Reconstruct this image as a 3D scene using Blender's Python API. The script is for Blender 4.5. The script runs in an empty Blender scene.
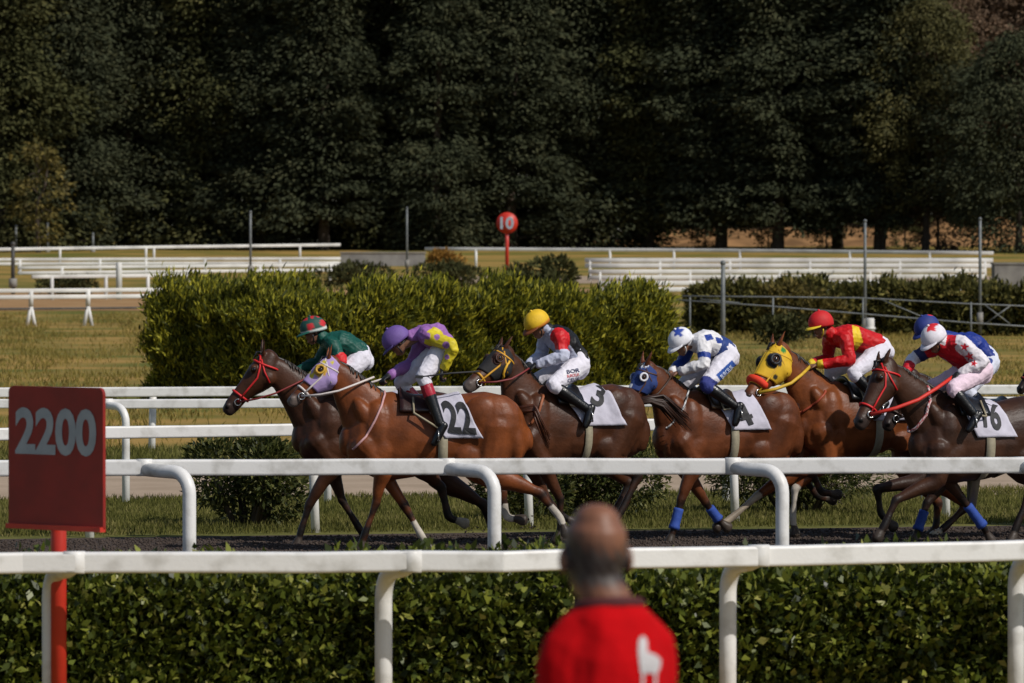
import bpy, math, random
import numpy as np
from mathutils import Vector, Matrix
from mathutils.bvhtree import BVHTree

# ------------------------------------------------------------------ camera, sky, sun
sc = bpy.context.scene
C = sc.collection
F = 5689.0                       # focal length in pixels (200 mm on a 36 mm sensor, 1024 px)
HC = 3.24                        # camera height
PITCH = math.atan(101.5 / F)
cam_d = bpy.data.cameras.new('camera'); cam = bpy.data.objects.new('camera', cam_d); C.objects.link(cam)
cam_d.sensor_width = 36; cam_d.lens = F * 36 / 1024
cam_d.clip_start = 0.5; cam_d.clip_end = 4000
cam.location = (0, 0, HC); cam.rotation_euler = (math.pi / 2 - PITCH, 0, 0)
cam_d.dof.use_dof = True; cam_d.dof.focus_distance = 60.0; cam_d.dof.aperture_fstop = 6.3
sc.camera = cam
SUN_AZ, SUN_EL = math.radians(52), math.radians(43)     # to the right of and behind the camera
TO_SUN = Vector((math.cos(SUN_EL) * math.sin(SUN_AZ), -math.cos(SUN_EL) * math.cos(SUN_AZ), math.sin(SUN_EL)))
w = bpy.data.worlds.new('World'); sc.world = w; w.use_nodes = True
nt = w.node_tree; bg = nt.nodes['Background']
sky = nt.nodes.new('ShaderNodeTexSky'); sky.sky_type = 'NISHITA'; sky.sun_disc = False
sky.sun_elevation = SUN_EL; sky.sun_rotation = math.pi - SUN_AZ
nt.links.new(sky.outputs[0], bg.inputs[0]); bg.inputs[1].default_value = 0.075
sl = bpy.data.lights.new('sun', 'SUN'); so = bpy.data.objects.new('sun', sl); C.objects.link(so)
sl.energy = 3.4; sl.angle = math.radians(0.5); sl.color = (1.0, 0.95, 0.88)
so.rotation_euler = TO_SUN.to_track_quat('Z', 'Y').to_euler(); so.location = (30, -20, 60)
sc.view_settings.view_transform = 'Standard'; sc.view_settings.look = 'None'
sc.view_settings.exposure = 0.12; sc.view_settings.gamma = 1.0
sc.render.engine = 'CYCLES'
sc.cycles.max_bounces = 5; sc.cycles.transparent_max_bounces = 4
sc.cycles.use_denoising = True

rng = np.random.default_rng(7)
random.seed(7)
PI = math.pi
CP, SP = math.cos(PITCH), math.sin(PITCH)

def ray(px, py):
    a, b = (px - 512) / F, (341.5 - py) / F
    return Vector((a, CP + b * SP, -SP + b * CP)).normalized()

def at(px, py, d):               # the point of the place that lies at distance d along the view of a measured point
    r = ray(px, py); return Vector((0, 0, HC)) + r * (d / r.y)

def X(px, d): return (px - 512) / F * d

def lin(c):                      # sRGB 0-255 -> linear
    return tuple(((v / 255) / 12.92 if v / 255 <= 0.04045 else ((v / 255 + 0.055) / 1.055) ** 2.4) for v in c)

# ------------------------------------------------------------------ materials
MATS = {}
def mat(name, col=(.5, .5, .5), rough=.6, col2=None, scale=6.0, bump=0.0, bscale=None, spec=.5, attr=False, detail=4, lo=.35, hi=.65, metal=0.0, mul=0.0, sheen=0.0):
    m = bpy.data.materials.new(name); m.use_nodes = True
    n = m.node_tree; p = n.nodes['Principled BSDF']
    p.inputs['Roughness'].default_value = rough; p.inputs['Specular IOR Level'].default_value = spec; p.inputs['Metallic'].default_value = metal
    if sheen: p.inputs['Sheen Weight'].default_value = sheen
    p.inputs['Base Color'].default_value = (*col, 1)
    tc = n.nodes.new('ShaderNodeTexCoord')
    nz = n.nodes.new('ShaderNodeTexNoise'); nz.inputs['Scale'].default_value = scale; nz.inputs['Detail'].default_value = detail
    n.links.new(tc.outputs['Object'], nz.inputs['Vector'])
    rp = n.nodes.new('ShaderNodeValToRGB'); rp.color_ramp.elements[0].position = lo; rp.color_ramp.elements[1].position = hi
    n.links.new(nz.outputs['Fac'], rp.inputs[0])
    if attr:
        a = n.nodes.new('ShaderNodeAttribute'); a.attribute_name = 'Col'
        k = 1 - mul
        rp.color_ramp.elements[0].color = (k, k, k, 1); rp.color_ramp.elements[1].color = (1, 1, 1, 1)
        mx = n.nodes.new('ShaderNodeMix'); mx.data_type = 'RGBA'; mx.blend_type = 'MULTIPLY'; mx.inputs['Factor'].default_value = 1
        n.links.new(a.outputs['Color'], mx.inputs['A']); n.links.new(rp.outputs[0], mx.inputs['B'])
        n.links.new(mx.outputs['Result'], p.inputs['Base Color'])
    elif col2:
        rp.color_ramp.elements[0].color = (*col, 1); rp.color_ramp.elements[1].color = (*col2, 1)
        n.links.new(rp.outputs[0], p.inputs['Base Color'])
    if bump:
        b = n.nodes.new('ShaderNodeBump'); b.inputs['Strength'].default_value = bump; b.inputs['Distance'].default_value = .02
        nb = n.nodes.new('ShaderNodeTexNoise'); nb.inputs['Scale'].default_value = bscale or scale * 3; nb.inputs['Detail'].default_value = 5
        n.links.new(tc.outputs['Object'], nb.inputs['Vector']); n.links.new(nb.outputs['Fac'], b.inputs['Height']); n.links.new(b.outputs[0], p.inputs['Normal'])
    MATS[name] = m
    return m

def leaf_mat(name, stops, rough=.45, trans=.25, spec=.4, patch=0.0, pscale=.5):
    """foliage: each leaf takes its own tone from a ramp"""
    m = bpy.data.materials.new(name); m.use_nodes = True
    n = m.node_tree; p = n.nodes['Principled BSDF']; out = n.nodes['Material Output']
    g = n.nodes.new('ShaderNodeNewGeometry'); rp = n.nodes.new('ShaderNodeValToRGB')
    els = rp.color_ramp.elements
    for i, (pos, c) in enumerate(stops):
        e = els[i] if i < 2 else els.new(pos)
        e.position = pos; e.color = (*c, 1)
    src = g.outputs['Random Per Island']
    if patch:
        tc = n.nodes.new('ShaderNodeTexCoord'); nz = n.nodes.new('ShaderNodeTexNoise'); nz.inputs['Scale'].default_value = pscale; nz.inputs['Detail'].default_value = 3
        n.links.new(tc.outputs['Object'], nz.inputs['Vector'])
        mr = n.nodes.new('ShaderNodeMapRange'); mr.inputs['From Min'].default_value = .3; mr.inputs['From Max'].default_value = .7
        n.links.new(nz.outputs['Fac'], mr.inputs['Value'])
        mm = n.nodes.new('ShaderNodeMix'); mm.data_type = 'FLOAT'; mm.inputs[0].default_value = patch
        n.links.new(src, mm.inputs[2]); n.links.new(mr.outputs[0], mm.inputs[3]); src = mm.outputs[0]
    n.links.new(src, rp.inputs[0])
    n.links.new(rp.outputs[0], p.inputs['Base Color'])
    p.inputs['Roughness'].default_value = rough; p.inputs['Specular IOR Level'].default_value = spec
    t = n.nodes.new('ShaderNodeBsdfTranslucent'); n.links.new(rp.outputs[0], t.inputs[0])
    mx = n.nodes.new('ShaderNodeMixShader'); mx.inputs[0].default_value = trans
    n.links.new(p.outputs[0], mx.inputs[1]); n.links.new(t.outputs[0], mx.inputs[2]); n.links.new(mx.outputs[0], out.inputs[0])
    MATS[name] = m
    return m

M_WHITE = mat('white_rail_paint', (.40, .385, .35), .45, (.68, .67, .65), 5.0, bump=.06, bscale=40, lo=.22, hi=.5, detail=9)
M_FARWHITE = mat('far_white_rail_paint', (.42, .41, .39), .6, (.64, .63, .60), .8, lo=.25, hi=.6)
M_RED = mat('red_board_paint', (.19, .006, .003), .5, (.25, .009, .005), 5.0, bump=.05)
M_REDPOLE = mat('red_pole_paint', (.42, .022, .012), .4, (.50, .03, .015), 6.0)
M_DIGIT = mat('grey_blue_digit_paint', (.27, .31, .36), .5, (.33, .37, .42), 9)  # even grey-blue, darker than white, for the digits of both signs
M_STEEL = mat('galvanised_steel', (.10, .11, .11), .6, (.17, .18, .18), 4, metal=.2)
M_DARKSTEEL = mat('dark_iron', (.03, .03, .028), .6, (.06, .055, .05), 5)
M_CONC = mat('concrete', (.16, .15, .14), .9, (.22, .21, .19), 2, bump=.2)
M_BARK = mat('bark', (.035, .026, .018), .9, (.07, .05, .035), 5, bump=.5)
M_STRAP = mat('strap_webbing', attr=True, rough=.6, scale=30, mul=.15)
M_CLOTH = mat('cotton_cloth', attr=True, rough=.8, scale=14, mul=.10, bump=.25, bscale=16)
M_SILK = mat('racing_silk', attr=True, rough=.55, scale=10, mul=.16, bump=.5, bscale=11, spec=.35)
M_BOOT = mat('black_boot_leather', attr=True, rough=.3, scale=20, mul=.2, bump=.15)
M_SHELL = mat('helmet_cover', attr=True, rough=.7, scale=18, mul=.15, bump=.15, bscale=25)
M_SKIN = mat('skin', attr=True, rough=.5, scale=25, mul=.18, spec=.4)
M_COAT = mat('horse_coat', attr=True, rough=.44, scale=5.0, mul=.55, bump=.16, bscale=38, spec=.24, detail=7, lo=.3, hi=.62)
M_TAIL = mat('tail_hair', attr=True, rough=.5, scale=25, mul=.4)
M_HAIR = mat('black_horse_hair', (.008, .006, .005), .5, (.025, .017, .012), 20)
M_EYEHOLE = mat('shaded_eye_skin', (.035, .016, .009), .7, (.06, .028, .015), 30, spec=.15)
M_EYE = mat('dark_eye', (.008, .005, .004), .08, spec=.8)
M_METAL = mat('bit_steel', (.45, .45, .44), .25, metal=.9)
M_INK = mat('black_print', (.012, .012, .014), .7, (.02, .02, .022), 20)

# ------------------------------------------------------------------ object helpers
def link(name, me, m=None, parent=None, loc=None, rotz=None, smooth=False):
    if isinstance(m, (list, tuple)):
        for q in m: me.materials.append(q)
    elif m: me.materials.append(m)
    o = bpy.data.objects.new(name, me); C.objects.link(o)
    if parent: o.parent = parent
    if loc is not None: o.location = loc
    if rotz is not None: o.rotation_euler = (0, 0, rotz)
    if smooth and len(me.polygons): me.polygons.foreach_set('use_smooth', np.ones(len(me.polygons), bool))
    return o

def tag(o, label, cat, group=None, kind=None):
    if label: o['label'] = label
    if cat: o['category'] = cat
    if group: o['group'] = group
    if kind: o['kind'] = kind
    return o

def empty(name, loc, rotz=0):
    o = bpy.data.objects.new(name, None); C.objects.link(o); o.location = loc; o.rotation_euler = (0, 0, rotz); o.empty_display_size = .3
    return o

def copy_tree(o, parent=None):
    c = o.copy(); C.objects.link(c)
    if parent: c.parent = parent
    for ch in list(o.children): copy_tree(ch, c)
    return c

def mesh_np(name, V, Q):
    """fast mesh from an (n,3) array and an (m,k) array of equal-sided faces"""
    V = np.asarray(V, np.float32); Q = np.asarray(Q, np.int32)
    me = bpy.data.meshes.new(name); k = Q.shape[1]
    me.vertices.add(len(V)); me.vertices.foreach_set('co', V.ravel())
    me.loops.add(Q.size); me.loops.foreach_set('vertex_index', Q.ravel())
    me.polygons.add(len(Q)); me.polygons.foreach_set('loop_start', np.arange(0, Q.size, k, dtype=np.int32))
    me.update(calc_edges=True); me.validate()
    return me

class MB:
    """collects closed shapes into one mesh"""
    def __init__(s): s.v = []; s.f = []
    def add(s, v, f):
        b = len(s.v); s.v += [tuple(p) for p in v]; s.f += [[i + b for i in q] for q in f]; return s
    def box(s, c, size, rot=None):
        hx, hy, hz = [q / 2 for q in size]
        vs = [Vector((x, y, z)) for z in (-hz, hz) for y in (-hy, hy) for x in (-hx, hx)]
        if rot is not None: vs = [rot @ v for v in vs]
        return s.add([v + Vector(c) for v in vs], [[0, 2, 3, 1], [4, 5, 7, 6], [0, 1, 5, 4], [2, 6, 7, 3], [0, 4, 6, 2], [1, 3, 7, 5]])
    def tube(s, pts, r, n=10, prof=None, up=None, caps=True):
        """sweep; r number or list; prof = unit outline scaled by r"""
        pts = [Vector(p) for p in pts]; N = len(pts)
        rs = r if isinstance(r, (list, tuple)) else [r] * N
        prof = prof or [(math.cos(2 * PI * i / n), math.sin(2 * PI * i / n)) for i in range(n)]
        n = len(prof); vs = []; prev = Vector(up) if up else None
        for i, p in enumerate(pts):
            t = (pts[min(i + 1, N - 1)] - pts[max(i - 1, 0)])
            t = t.normalized() if t.length > 1e-9 else Vector((0, 0, 1))
            u = prev if prev is not None else (Vector((0, 0, 1)) if abs(t.z) < .9 else Vector((0, 1, 0)))
            u = u - t * u.dot(t)
            if u.length < 1e-5: u = t.orthogonal()
            u.normalize(); prev = u if up is None else Vector(up)
            sd = t.cross(u)
            for a, b in prof: vs.append(p + sd * (a * rs[i]) + u * (b * rs[i]))
        fs = [[i * n + j, i * n + (j + 1) % n, (i + 1) * n + (j + 1) % n, (i + 1) * n + j] for i in range(N - 1) for j in range(n)]
        if caps: fs += [list(range(n))[::-1], [(N - 1) * n + j for j in range(n)]]
        return s.add(vs, fs)
    def loft(s, st, n=16, cap=True):
        """rings (centre, side axis*half width, up axis*half height), rounded ends"""
        rings = []
        st = [(Vector(c), Vector(a), Vector(b)) for c, a, b in st]
        def endcap(i, j):
            c, a, b = st[i]; d = c - st[j][0]
            d = d.normalized() if d.length > 1e-9 else a.cross(b).normalized()
            r = min(a.length, b.length); out = []
            for q in (.45, .78, .95): out.append((c + d * r * q * .8, a * math.sqrt(1 - q * q), b * math.sqrt(1 - q * q)))
            return out
        allst = list(st)
        if cap: allst = endcap(0, 1)[::-1] + allst + endcap(-1, -2)
        vs = []
        for c, a, b in allst:
            for k in range(n):
                t = 2 * PI * k / n; vs.append(c + a * math.cos(t) + b * math.sin(t))
        N = len(allst)
        fs = [[i * n + j, i * n + (j + 1) % n, (i + 1) * n + (j + 1) % n, (i + 1) * n + j] for i in range(N - 1) for j in range(n)]
        fs += [list(range(n))[::-1], [(N - 1) * n + j for j in range(n)]]
        return s.add(vs, fs)
    def limb(s, pts, rs, n=12, sub=3, flat=None):
        """smooth round limb through joints (Catmull-Rom), radius per joint"""
        P_, R_ = smooth_path(pts, rs, sub)
        st = []; N = len(P_); prev = None
        for i, p in enumerate(P_):
            t = (P_[min(i + 1, N - 1)] - P_[max(i - 1, 0)]).normalized()
            u = prev if prev is not None else (Vector((0, 1, 0)) if abs(t.y) < .9 else Vector((1, 0, 0)))
            u = (u - t * u.dot(t)).normalized(); prev = u
            st.append((p, u * R_[i] * (flat or 1), t.cross(u) * R_[i]))
        return s.loft(st, n)
    def ball(s, c, rx, ry=None, rz=None, n=14, R=None):
        ry = ry or rx; rz = rz or rx; vs = []; m = n // 2
        R = R or Matrix.Identity(3)
        vs = [Vector((0, 0, -rz))]
        for i in range(1, m):
            ph = -PI / 2 + PI * i / m
            for j in range(n): vs.append(Vector((rx * math.cos(ph) * math.cos(2 * PI * j / n), ry * math.cos(ph) * math.sin(2 * PI * j / n), rz * math.sin(ph))))
        vs.append(Vector((0, 0, rz)))
        fs = [[0, 1 + (j + 1) % n, 1 + j] for j in range(n)]
        for i in range(m - 2): fs += [[1 + i * n + j, 1 + i * n + (j + 1) % n, 1 + (i + 1) * n + (j + 1) % n, 1 + (i + 1) * n + j] for j in range(n)]
        L = len(vs) - 1; b = 1 + (m - 2) * n
        fs += [[L, b + j, b + (j + 1) % n] for j in range(n)]
        return s.add([R @ v + Vector(c) for v in vs], fs)
    def mesh(s, name):
        me = bpy.data.meshes.new(name); me.from_pydata(s.v, [], s.f); me.update(); return me
    def _flat(s, name, m, parent):
        o = s.build(name, m, parent, smooth=False); b = o.modifiers.new('edge', 'BEVEL'); b.width = .012; b.segments = 3; b.limit_method = 'ANGLE'; b.angle_limit = .3; return o
    def build(s, name, m, parent=None, smooth=True, loc=None, rotz=None): return link(name, s.mesh(name), m, parent, loc, rotz, smooth)
    def bvh(s): return BVHTree.FromPolygons(s.v, s.f)

def smooth_path(pts, rs, sub=3):
    pts = [Vector(p) for p in pts]; P_, R_ = [], []
    for i in range(len(pts) - 1):
        p0 = pts[max(i - 1, 0)]; p1 = pts[i]; p2 = pts[i + 1]; p3 = pts[min(i + 2, len(pts) - 1)]
        for k in range(sub):
            t = k / sub
            P_.append(.5 * ((2 * p1) + (p2 - p0) * t + (2 * p0 - 5 * p1 + 4 * p2 - p3) * t * t + (3 * p1 - p0 - 3 * p2 + p3) * t ** 3))
            R_.append(rs[i] * (1 - t) + rs[i + 1] * t)
    P_.append(pts[-1]); R_.append(rs[-1])
    return P_, R_

def remesh(mb, name, voxel, smooth=3, fac=.5):
    """fuse overlapping closed shapes into one continuous skin"""
    me = mb.mesh(name + '_raw'); o = bpy.data.objects.new(name + '_raw', me); C.objects.link(o)
    r = o.modifiers.new('r', 'REMESH'); r.mode = 'VOXEL'; r.voxel_size = voxel
    if smooth: s = o.modifiers.new('s', 'SMOOTH'); s.factor = fac; s.iterations = smooth
    dg = bpy.context.evaluated_depsgraph_get(); out = bpy.data.meshes.new_from_object(o.evaluated_get(dg)); out.name = name
    bpy.data.objects.remove(o); bpy.data.meshes.remove(me)
    out.polygons.foreach_set('use_smooth', np.ones(len(out.polygons), bool))
    return out

def verts_of(me):
    a = np.empty(len(me.vertices) * 3, np.float32); me.vertices.foreach_get('co', a); return a.reshape(-1, 3)

def paint(me, cols):
    cols = np.asarray(cols, np.float32)
    if cols.ndim == 1: cols = np.tile(cols, (len(me.vertices), 1))
    a = me.color_attributes.new('Col', 'FLOAT_COLOR', 'POINT')
    a.data.foreach_set('color', np.concatenate([cols, np.ones((len(cols), 1), np.float32)], 1).ravel())

def seg_dist(V, a, b):
    a = np.array(a, np.float32); b = np.array(b, np.float32); d = b - a
    t = np.clip(((V - a) @ d) / max(float(d @ d), 1e-9), 0, 1)
    return np.linalg.norm(V - (a + t[:, None] * d), axis=1), t

def bvh_of(me): return BVHTree.FromPolygons([v.co.copy() for v in me.vertices], [list(p.vertices) for p in me.polygons])

def text_mesh(body, height, bold=.03, sx=1.0):
    cu = bpy.data.curves.new('txt', 'FONT'); cu.body = body; cu.align_x = 'CENTER'; cu.align_y = 'CENTER'; cu.size = 1; cu.offset = bold; cu.resolution_u = 4
    o = bpy.data.objects.new('txt', cu); C.objects.link(o)
    dg = bpy.context.evaluated_depsgraph_get(); me = bpy.data.meshes.new_from_object(o.evaluated_get(dg))
    bpy.data.objects.remove(o)
    V = verts_of(me); Fs = [list(p.vertices) for p in me.polygons]; bpy.data.meshes.remove(me)
    h = V[:, 1].max() - V[:, 1].min(); V[:, 1] -= (V[:, 1].max() + V[:, 1].min()) / 2; V[:, 0] -= (V[:, 0].max() + V[:, 0].min()) / 2
    V = V / h * height; V[:, 0] *= sx
    return V, Fs

# ------------------------------------------------------------------ leaves
def leaf_cloud(name, P, D, L, W, fold=.25, rnd=None, face=None):
    """one small folded leaf per point: P base points, D directions, L lengths, W widths"""
    n = len(P); D = D / np.maximum(np.linalg.norm(D, axis=1, keepdims=True), 1e-6)
    R = (rnd or rng).normal(size=(n, 3))
    if face is not None: R = face + R * .35
    S = np.cross(D, R); S /= np.maximum(np.linalg.norm(S, axis=1, keepdims=True), 1e-6)
    N = np.cross(S, D); L = np.broadcast_to(L, n)[:, None]; W = np.broadcast_to(W, n)[:, None]
    a = P; b = P + D * L * .45 + S * W * .5 + N * W * fold; c = P + D * L; d = P + D * L * .45 - S * W * .5 + N * W * fold
    V = np.stack([a, b, c, d], 1).reshape(-1, 3)
    return mesh_np(name, V, np.arange(4 * n).reshape(-1, 4))

def unit(n, r=None):
    v = (r or rng).normal(size=(n, 3)); return v / np.linalg.norm(v, axis=1, keepdims=True)

# ================================================================== GROUND
def gz(d, x=0.0):
    d = np.asarray(d, float)
    t = np.clip((d - 215) / 200, 0, 3)
    return np.where(d < 215, 0, 2.9 * t * t * (3 - 2 * np.clip(t, 0, 1)) / np.maximum(1, 1) if False else 2.75 * np.clip(t, 0, 1) ** 1.25)

M_FIELD = mat('field_grass', (.105, .112, .022), 1.0, (.32, .20, .058), .20, bump=.5, bscale=6, spec=.1, detail=8)
M_VERGE = mat('verge_turf', (.085, .09, .022), 1.0, (.15, .14, .04), 1.2, bump=.6, bscale=9, spec=.1, detail=8)
M_DIRT = mat('track_dirt', (.042, .031, .026), 1.0, (.082, .063, .052), 5.0, bump=1.0, bscale=7, spec=.1, detail=8)
M_SAND = mat('sand', (.31, .235, .165), 1.0, (.38, .29, .21), 1.0, bump=.5, bscale=8, spec=.1)
M_OSAND = mat('ochre_soil', (.28, .16, .07), 1.0, (.34, .21, .10), .6, bump=.5, bscale=4, spec=.1)
M_BANK = mat('dry_hillside_earth', (.15, .085, .04), 1.0, (.36, .20, .09), .35, bump=.6, bscale=2, spec=.05, detail=7)

def sheet(name, ds, x0, x1, m, dz=0.0, nx=8, edge=None):
    V, Q = [], []
    for i, d in enumerate(ds):
        for j in range(nx + 1):
            x = x0 + (x1 - x0) * j / nx
            dd = d + (edge(x) if edge else 0)
            V.append((x, dd, float(gz(dd)) + dz))
    for i in range(len(ds) - 1):
        for j in range(nx):
            a = i * (nx + 1) + j; Q.append((a, a + 1, a + nx + 2, a + nx + 1))
    return tag(link(name, mesh_np(name, V, Q), m), None, None, kind='structure')

sheet('ground', list(np.linspace(-60, 215, 23)) + list(np.linspace(230, 460, 24)) + [600, 1000, 2500], -900, 900, M_FIELD, 0, 12)
edge_c = lambda x: .44 * (x + 2.18) * (1 if abs(x) < 40 else 0)          # the far side of the track bends away to the right
sheet('turf_verge', [62.2, 66, 72, 78, 86.5], -14, 16, M_VERGE, .004, 24, lambda x: .44 * max(-9, min(9, x + 2.18)) * .6)
sheet('dirt_track', [40.4, 46, 52, 58, 62.3], -26, 26, M_DIRT, .009, 40, lambda x: .26 * max(-9, min(9, x + 2.18)))
sheet('sand_path', [71.5, 74, 78.5], -30, 30, M_SAND, .010, 30, lambda x: .1 * max(-9, min(9, x)))
sheet('far_sand_track', [242, 260, 286], -60, 6, M_OSAND, .02, 10)
sheet('far_sand_loop', [300, 310, 318], -8, 30, M_SAND, .02, 10)
mb = MB(); mb.box((0, 8, .37), (18, 19, .74)); tag(mb.build('spectator_terrace', M_CONC, smooth=False), None, None, kind='structure')
mb = MB(); mb.box((0, 2.5, 1.2), (18, 6, .92)); tag(mb.build('upper_terrace', M_CONC, smooth=False), None, None, kind='structure')
# earth bank behind the right-hand trees
V, Q = [], []
xs = np.linspace(-75, 75, 60)
for i, (d, f) in enumerate([(427, -.5), (435, .3), (446, .75), (460, 1.0), (520, 1.05)]):
    for x in xs:
        h = max(0, min(1, (x - 4) / 9)) * 1.8 + .1 + max(0, min(1, (x - 4) / 9)) * .5 * math.sin(x * 1.3)
        V.append((x, d + 1.5 * math.sin(x * .3), 2.62 + h * f + .25 * math.sin(x * .9 + i) * (f > 0)))
n = len(xs)
for i in range(4):
    for j in range(n - 1): Q.append((i * n + j, i * n + j + 1, (i + 1) * n + j + 1, (i + 1) * n + j))
tag(link('earth_bank', mesh_np('earth_bank', V, Q), M_BANK, smooth=True), None, None, kind='structure')

# ================================================================== RAIL FENCES
RPROF = [(-.5, -.40), (-.40, -.5), (.40, -.5), (.5, -.40), (.5, .40), (.40, .5), (-.40, .5), (-.5, .40)]
def arm_post(p_rail, p_post, zr, r=.06, drop=.0):
    """bent tube: horizontal arm under the rail that curves down into the post"""
    a = Vector((p_rail[0], p_rail[1], zr)); b = Vector((p_post[0], p_post[1], zr)); h = b - a; L = h.length; u = h.normalized()
    R = min(.2, L * .55); Zd = Vector((0, 0, 1))
    pts = [a - u * (.0 if drop > .03 else .04), a + u * (L - R) * .5 - Zd * drop * .7, a + u * (L - R) - Zd * drop]
    for k in range(1, 7):
        t = k / 6 * PI / 2; pts.append(a + u * (L - R + R * math.sin(t)) + Vector((0, 0, -drop - R + R * math.cos(t))))
    pts += [Vector((b.x, b.y, zr * .5)), Vector((b.x, b.y, -.3))]
    return MB().tube(pts, r, 14)

def rail_fence(label, line, zr, th, posts, offset, group, far=False, straight=False, drop=.015):
    """line: [(px, depth)], posts: pixel columns of the rail joints, offset: post position from its rail joint"""
    pts = [(X(px, d), d, zr) for px, d in line]
    base = Vector((pts[0][0], pts[0][1], 0)); root = empty('rail_fence', base)
    tag(root, label, 'fence', group)
    T = lambda q: Vector(q) - base
    wp = [pts[0]] + [(X(q_, np.interp(q_, [a_[0] for a_ in line], [a_[1] for a_ in line])), np.interp(q_, [a_[0] for a_ in line], [a_[1] for a_ in line]) + random.uniform(-.006, .006), zr + random.uniform(-.006, .005)) for q_ in np.arange(line[0][0] + 90, line[-1][0] - 40, 96)] + [pts[-1]]
    MB().tube([T(p) for p in wp], th, prof=[(a * .75, b) for a, b in RPROF], up=(0, 0, 1))._flat('rail', M_WHITE, root)
    for px in posts:
        d = np.interp(px, [q[0] for q in line], [q[1] for q in line]); x = X(px, d)
        if straight:
            p = MB().tube([T((x + offset[0], d + offset[1], -.3)), T((x, d + offset[1] * .6, zr - .01))], th * .36, 12)
        else:
            p = arm_post(T((x, d, 0)), T((x + offset[0], d + offset[1], 0)), zr - .015, th * .42, drop)
            p.tube([T((x - .07, d, zr)), T((x + .07, d, zr))], th + .006, prof=[(a * .75, b) for a, b in RPROF], up=(0, 0, 1))
        p.build('post', M_WHITE, root)
    return root

rail_fence('nearest white running rail, in front of the clipped leafy hedge', [(-260, 36.6), (0, 37.1), (500, 37.25), (1024, 38.6), (1300, 39.4)], 1.135, .138, [74, 411, 759, 1050], (-.19, .42), 'white running rails', drop=.055)
rail_fence('second white rail, between the leafy hedge and the galloping horses', [(-300, 52.2), (1300, 53.2)], 1.14, .150, [-152, 144, 447, 733, 1022], (.44, -.42), 'white running rails')
rail_fence('white rail along the far edge of the dirt, behind the horses', [(-260, 59.6), (88, 61.6), (315, 62.6), (737, 64.9), (1250, 67.6)], 1.15, .135, [-135, 84, 311, 526, 733, 945], (.05, .3), 'white running rails', straight=True)
rail_fence('lower of the paired white rails before the pale field, on curved posts', [(-300, 69.5), (1300, 71.0)], 1.23, .115, [-92, 107, 308, 508, 705, 903], (.25, -.30), 'white running rails')
rail_fence('upper of the paired white rails before the pale field', [(-300, 85.5), (1300, 88.0)], .94, .15, [-60, 152, 380, 600, 815], (-.04, .4), 'white running rails', straight=True)

def far_fence(label, pts, rails, posts, th, group='far white rail fences', m=None, ph=None, aframe=False, low=None):
    """pts [(px, depth)] ground line; rails heights; posts pixel columns"""
    W3 = lambda px, z: Vector((X(px, np.interp(px, [p[0] for p in pts], [p[1] for p in pts])), np.interp(px, [p[0] for p in pts], [p[1] for p in pts]), z + float(gz(np.interp(px, [p[0] for p in pts], [p[1] for p in pts])))))
    base = W3(pts[0][0], 0); root = empty('rail_fence', base); tag(root, label, 'fence', group)
    xs = np.linspace(pts[0][0], pts[-1][0], 12)
    for h in rails: MB().tube([W3(x, h) - base for x in xs], th, prof=[(a * .6, b) for a, b in RPROF], up=(0, 0, 1)).build('rail', m or M_FARWHITE, root)
    if low: MB().tube([W3(x, low) - base for x in xs], .045, 6).build('low_bar', M_DARKSTEEL, root)
    for px in posts:
        b = W3(px, 0) - base; t = W3(px, max(rails)) - base
        pm = MB()
        if aframe:
            k = W3(px, .75) - base
            pm.tube([t, k], .09, 8); pm.tube([k, b + Vector((-.17, 0, -.1))], .07, 8); pm.tube([k, b + Vector((.17, 0, -.1))], .07, 8)
        else: pm.tube([b + Vector((0, 0, -.2)), t], .08, 8)
        pm.build('post', m or M_FARWHITE, root)
    return root

far_fence('white double rail on splayed A-shaped feet at left, with a low dark bar', [(-40, 212), (170, 217)], (1.1, 1.34), [31, 88, 151], .15, aframe=True, low=.66)
far_fence('topmost pale rail at left, right below the trees', [(-60, 352), (340, 372)], (.90,), [60, 146, 154, 300], .19)
far_fence('second far white rail from the top at left', [(-60, 322), (345, 326)], (.86, .62), [20, 100, 146, 205, 280], .17)
far_fence('third far white rail at left, ending beside the thick white post', [(18, 292), (345, 300)], (.72, .98), [62, 118, 188, 260, 330], .16)
far_fence('lowest far white rail at left, partly overgrown', [(32, 262), (190, 266)], (1.10, ), [52, 106, 148, 180], .17)
far_fence('top white rail running past the grey post at right', [(425, 345), (700, 340), (993, 330)], (1.1,), [476, 610, 674, 740, 850, 930], .2)
far_fence('upper band of the stacked white rails at right', [(585, 305), (993, 305)], (.86, 1.14), [590, 660, 730, 810, 900, 985], .23)
far_fence('middle band of the stacked white rails at right', [(590, 280), (985, 283)], (.72, 1.0), [600, 690, 780, 870, 960], .22)
far_fence('lowest band of the stacked white rails at right', [(600, 258), (900, 262)], (.58, .86), [620, 700, 790, 880], .21)

def thick_post(px, y0, y1, d, wpx, label, m=None):
    a = at(px, y1, d); b = at(px, y0, d); r = wpx / F * d / 2
    mb = MB(); mb.tube([Vector((0, 0, -.3)), Vector((0, 0, (b - a).length - r * .3)), Vector((0, 0, (b - a).length))], [r, r, r * .75], 10); mb.tube([(0, 0, .05), (0, 0, .12)], r * 1.25, 10)
    o = mb.build('marker_post', m or M_FARWHITE, loc=(a.x, a.y, a.z)); tag(o, label, 'post'); return o
thick_post(119, 262, 292, 231, 6, 'thick white post at left among the far rails')
thick_post(870, 318, 331, 185, 9, 'stubby white post below the grey pipe barrier')

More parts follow.
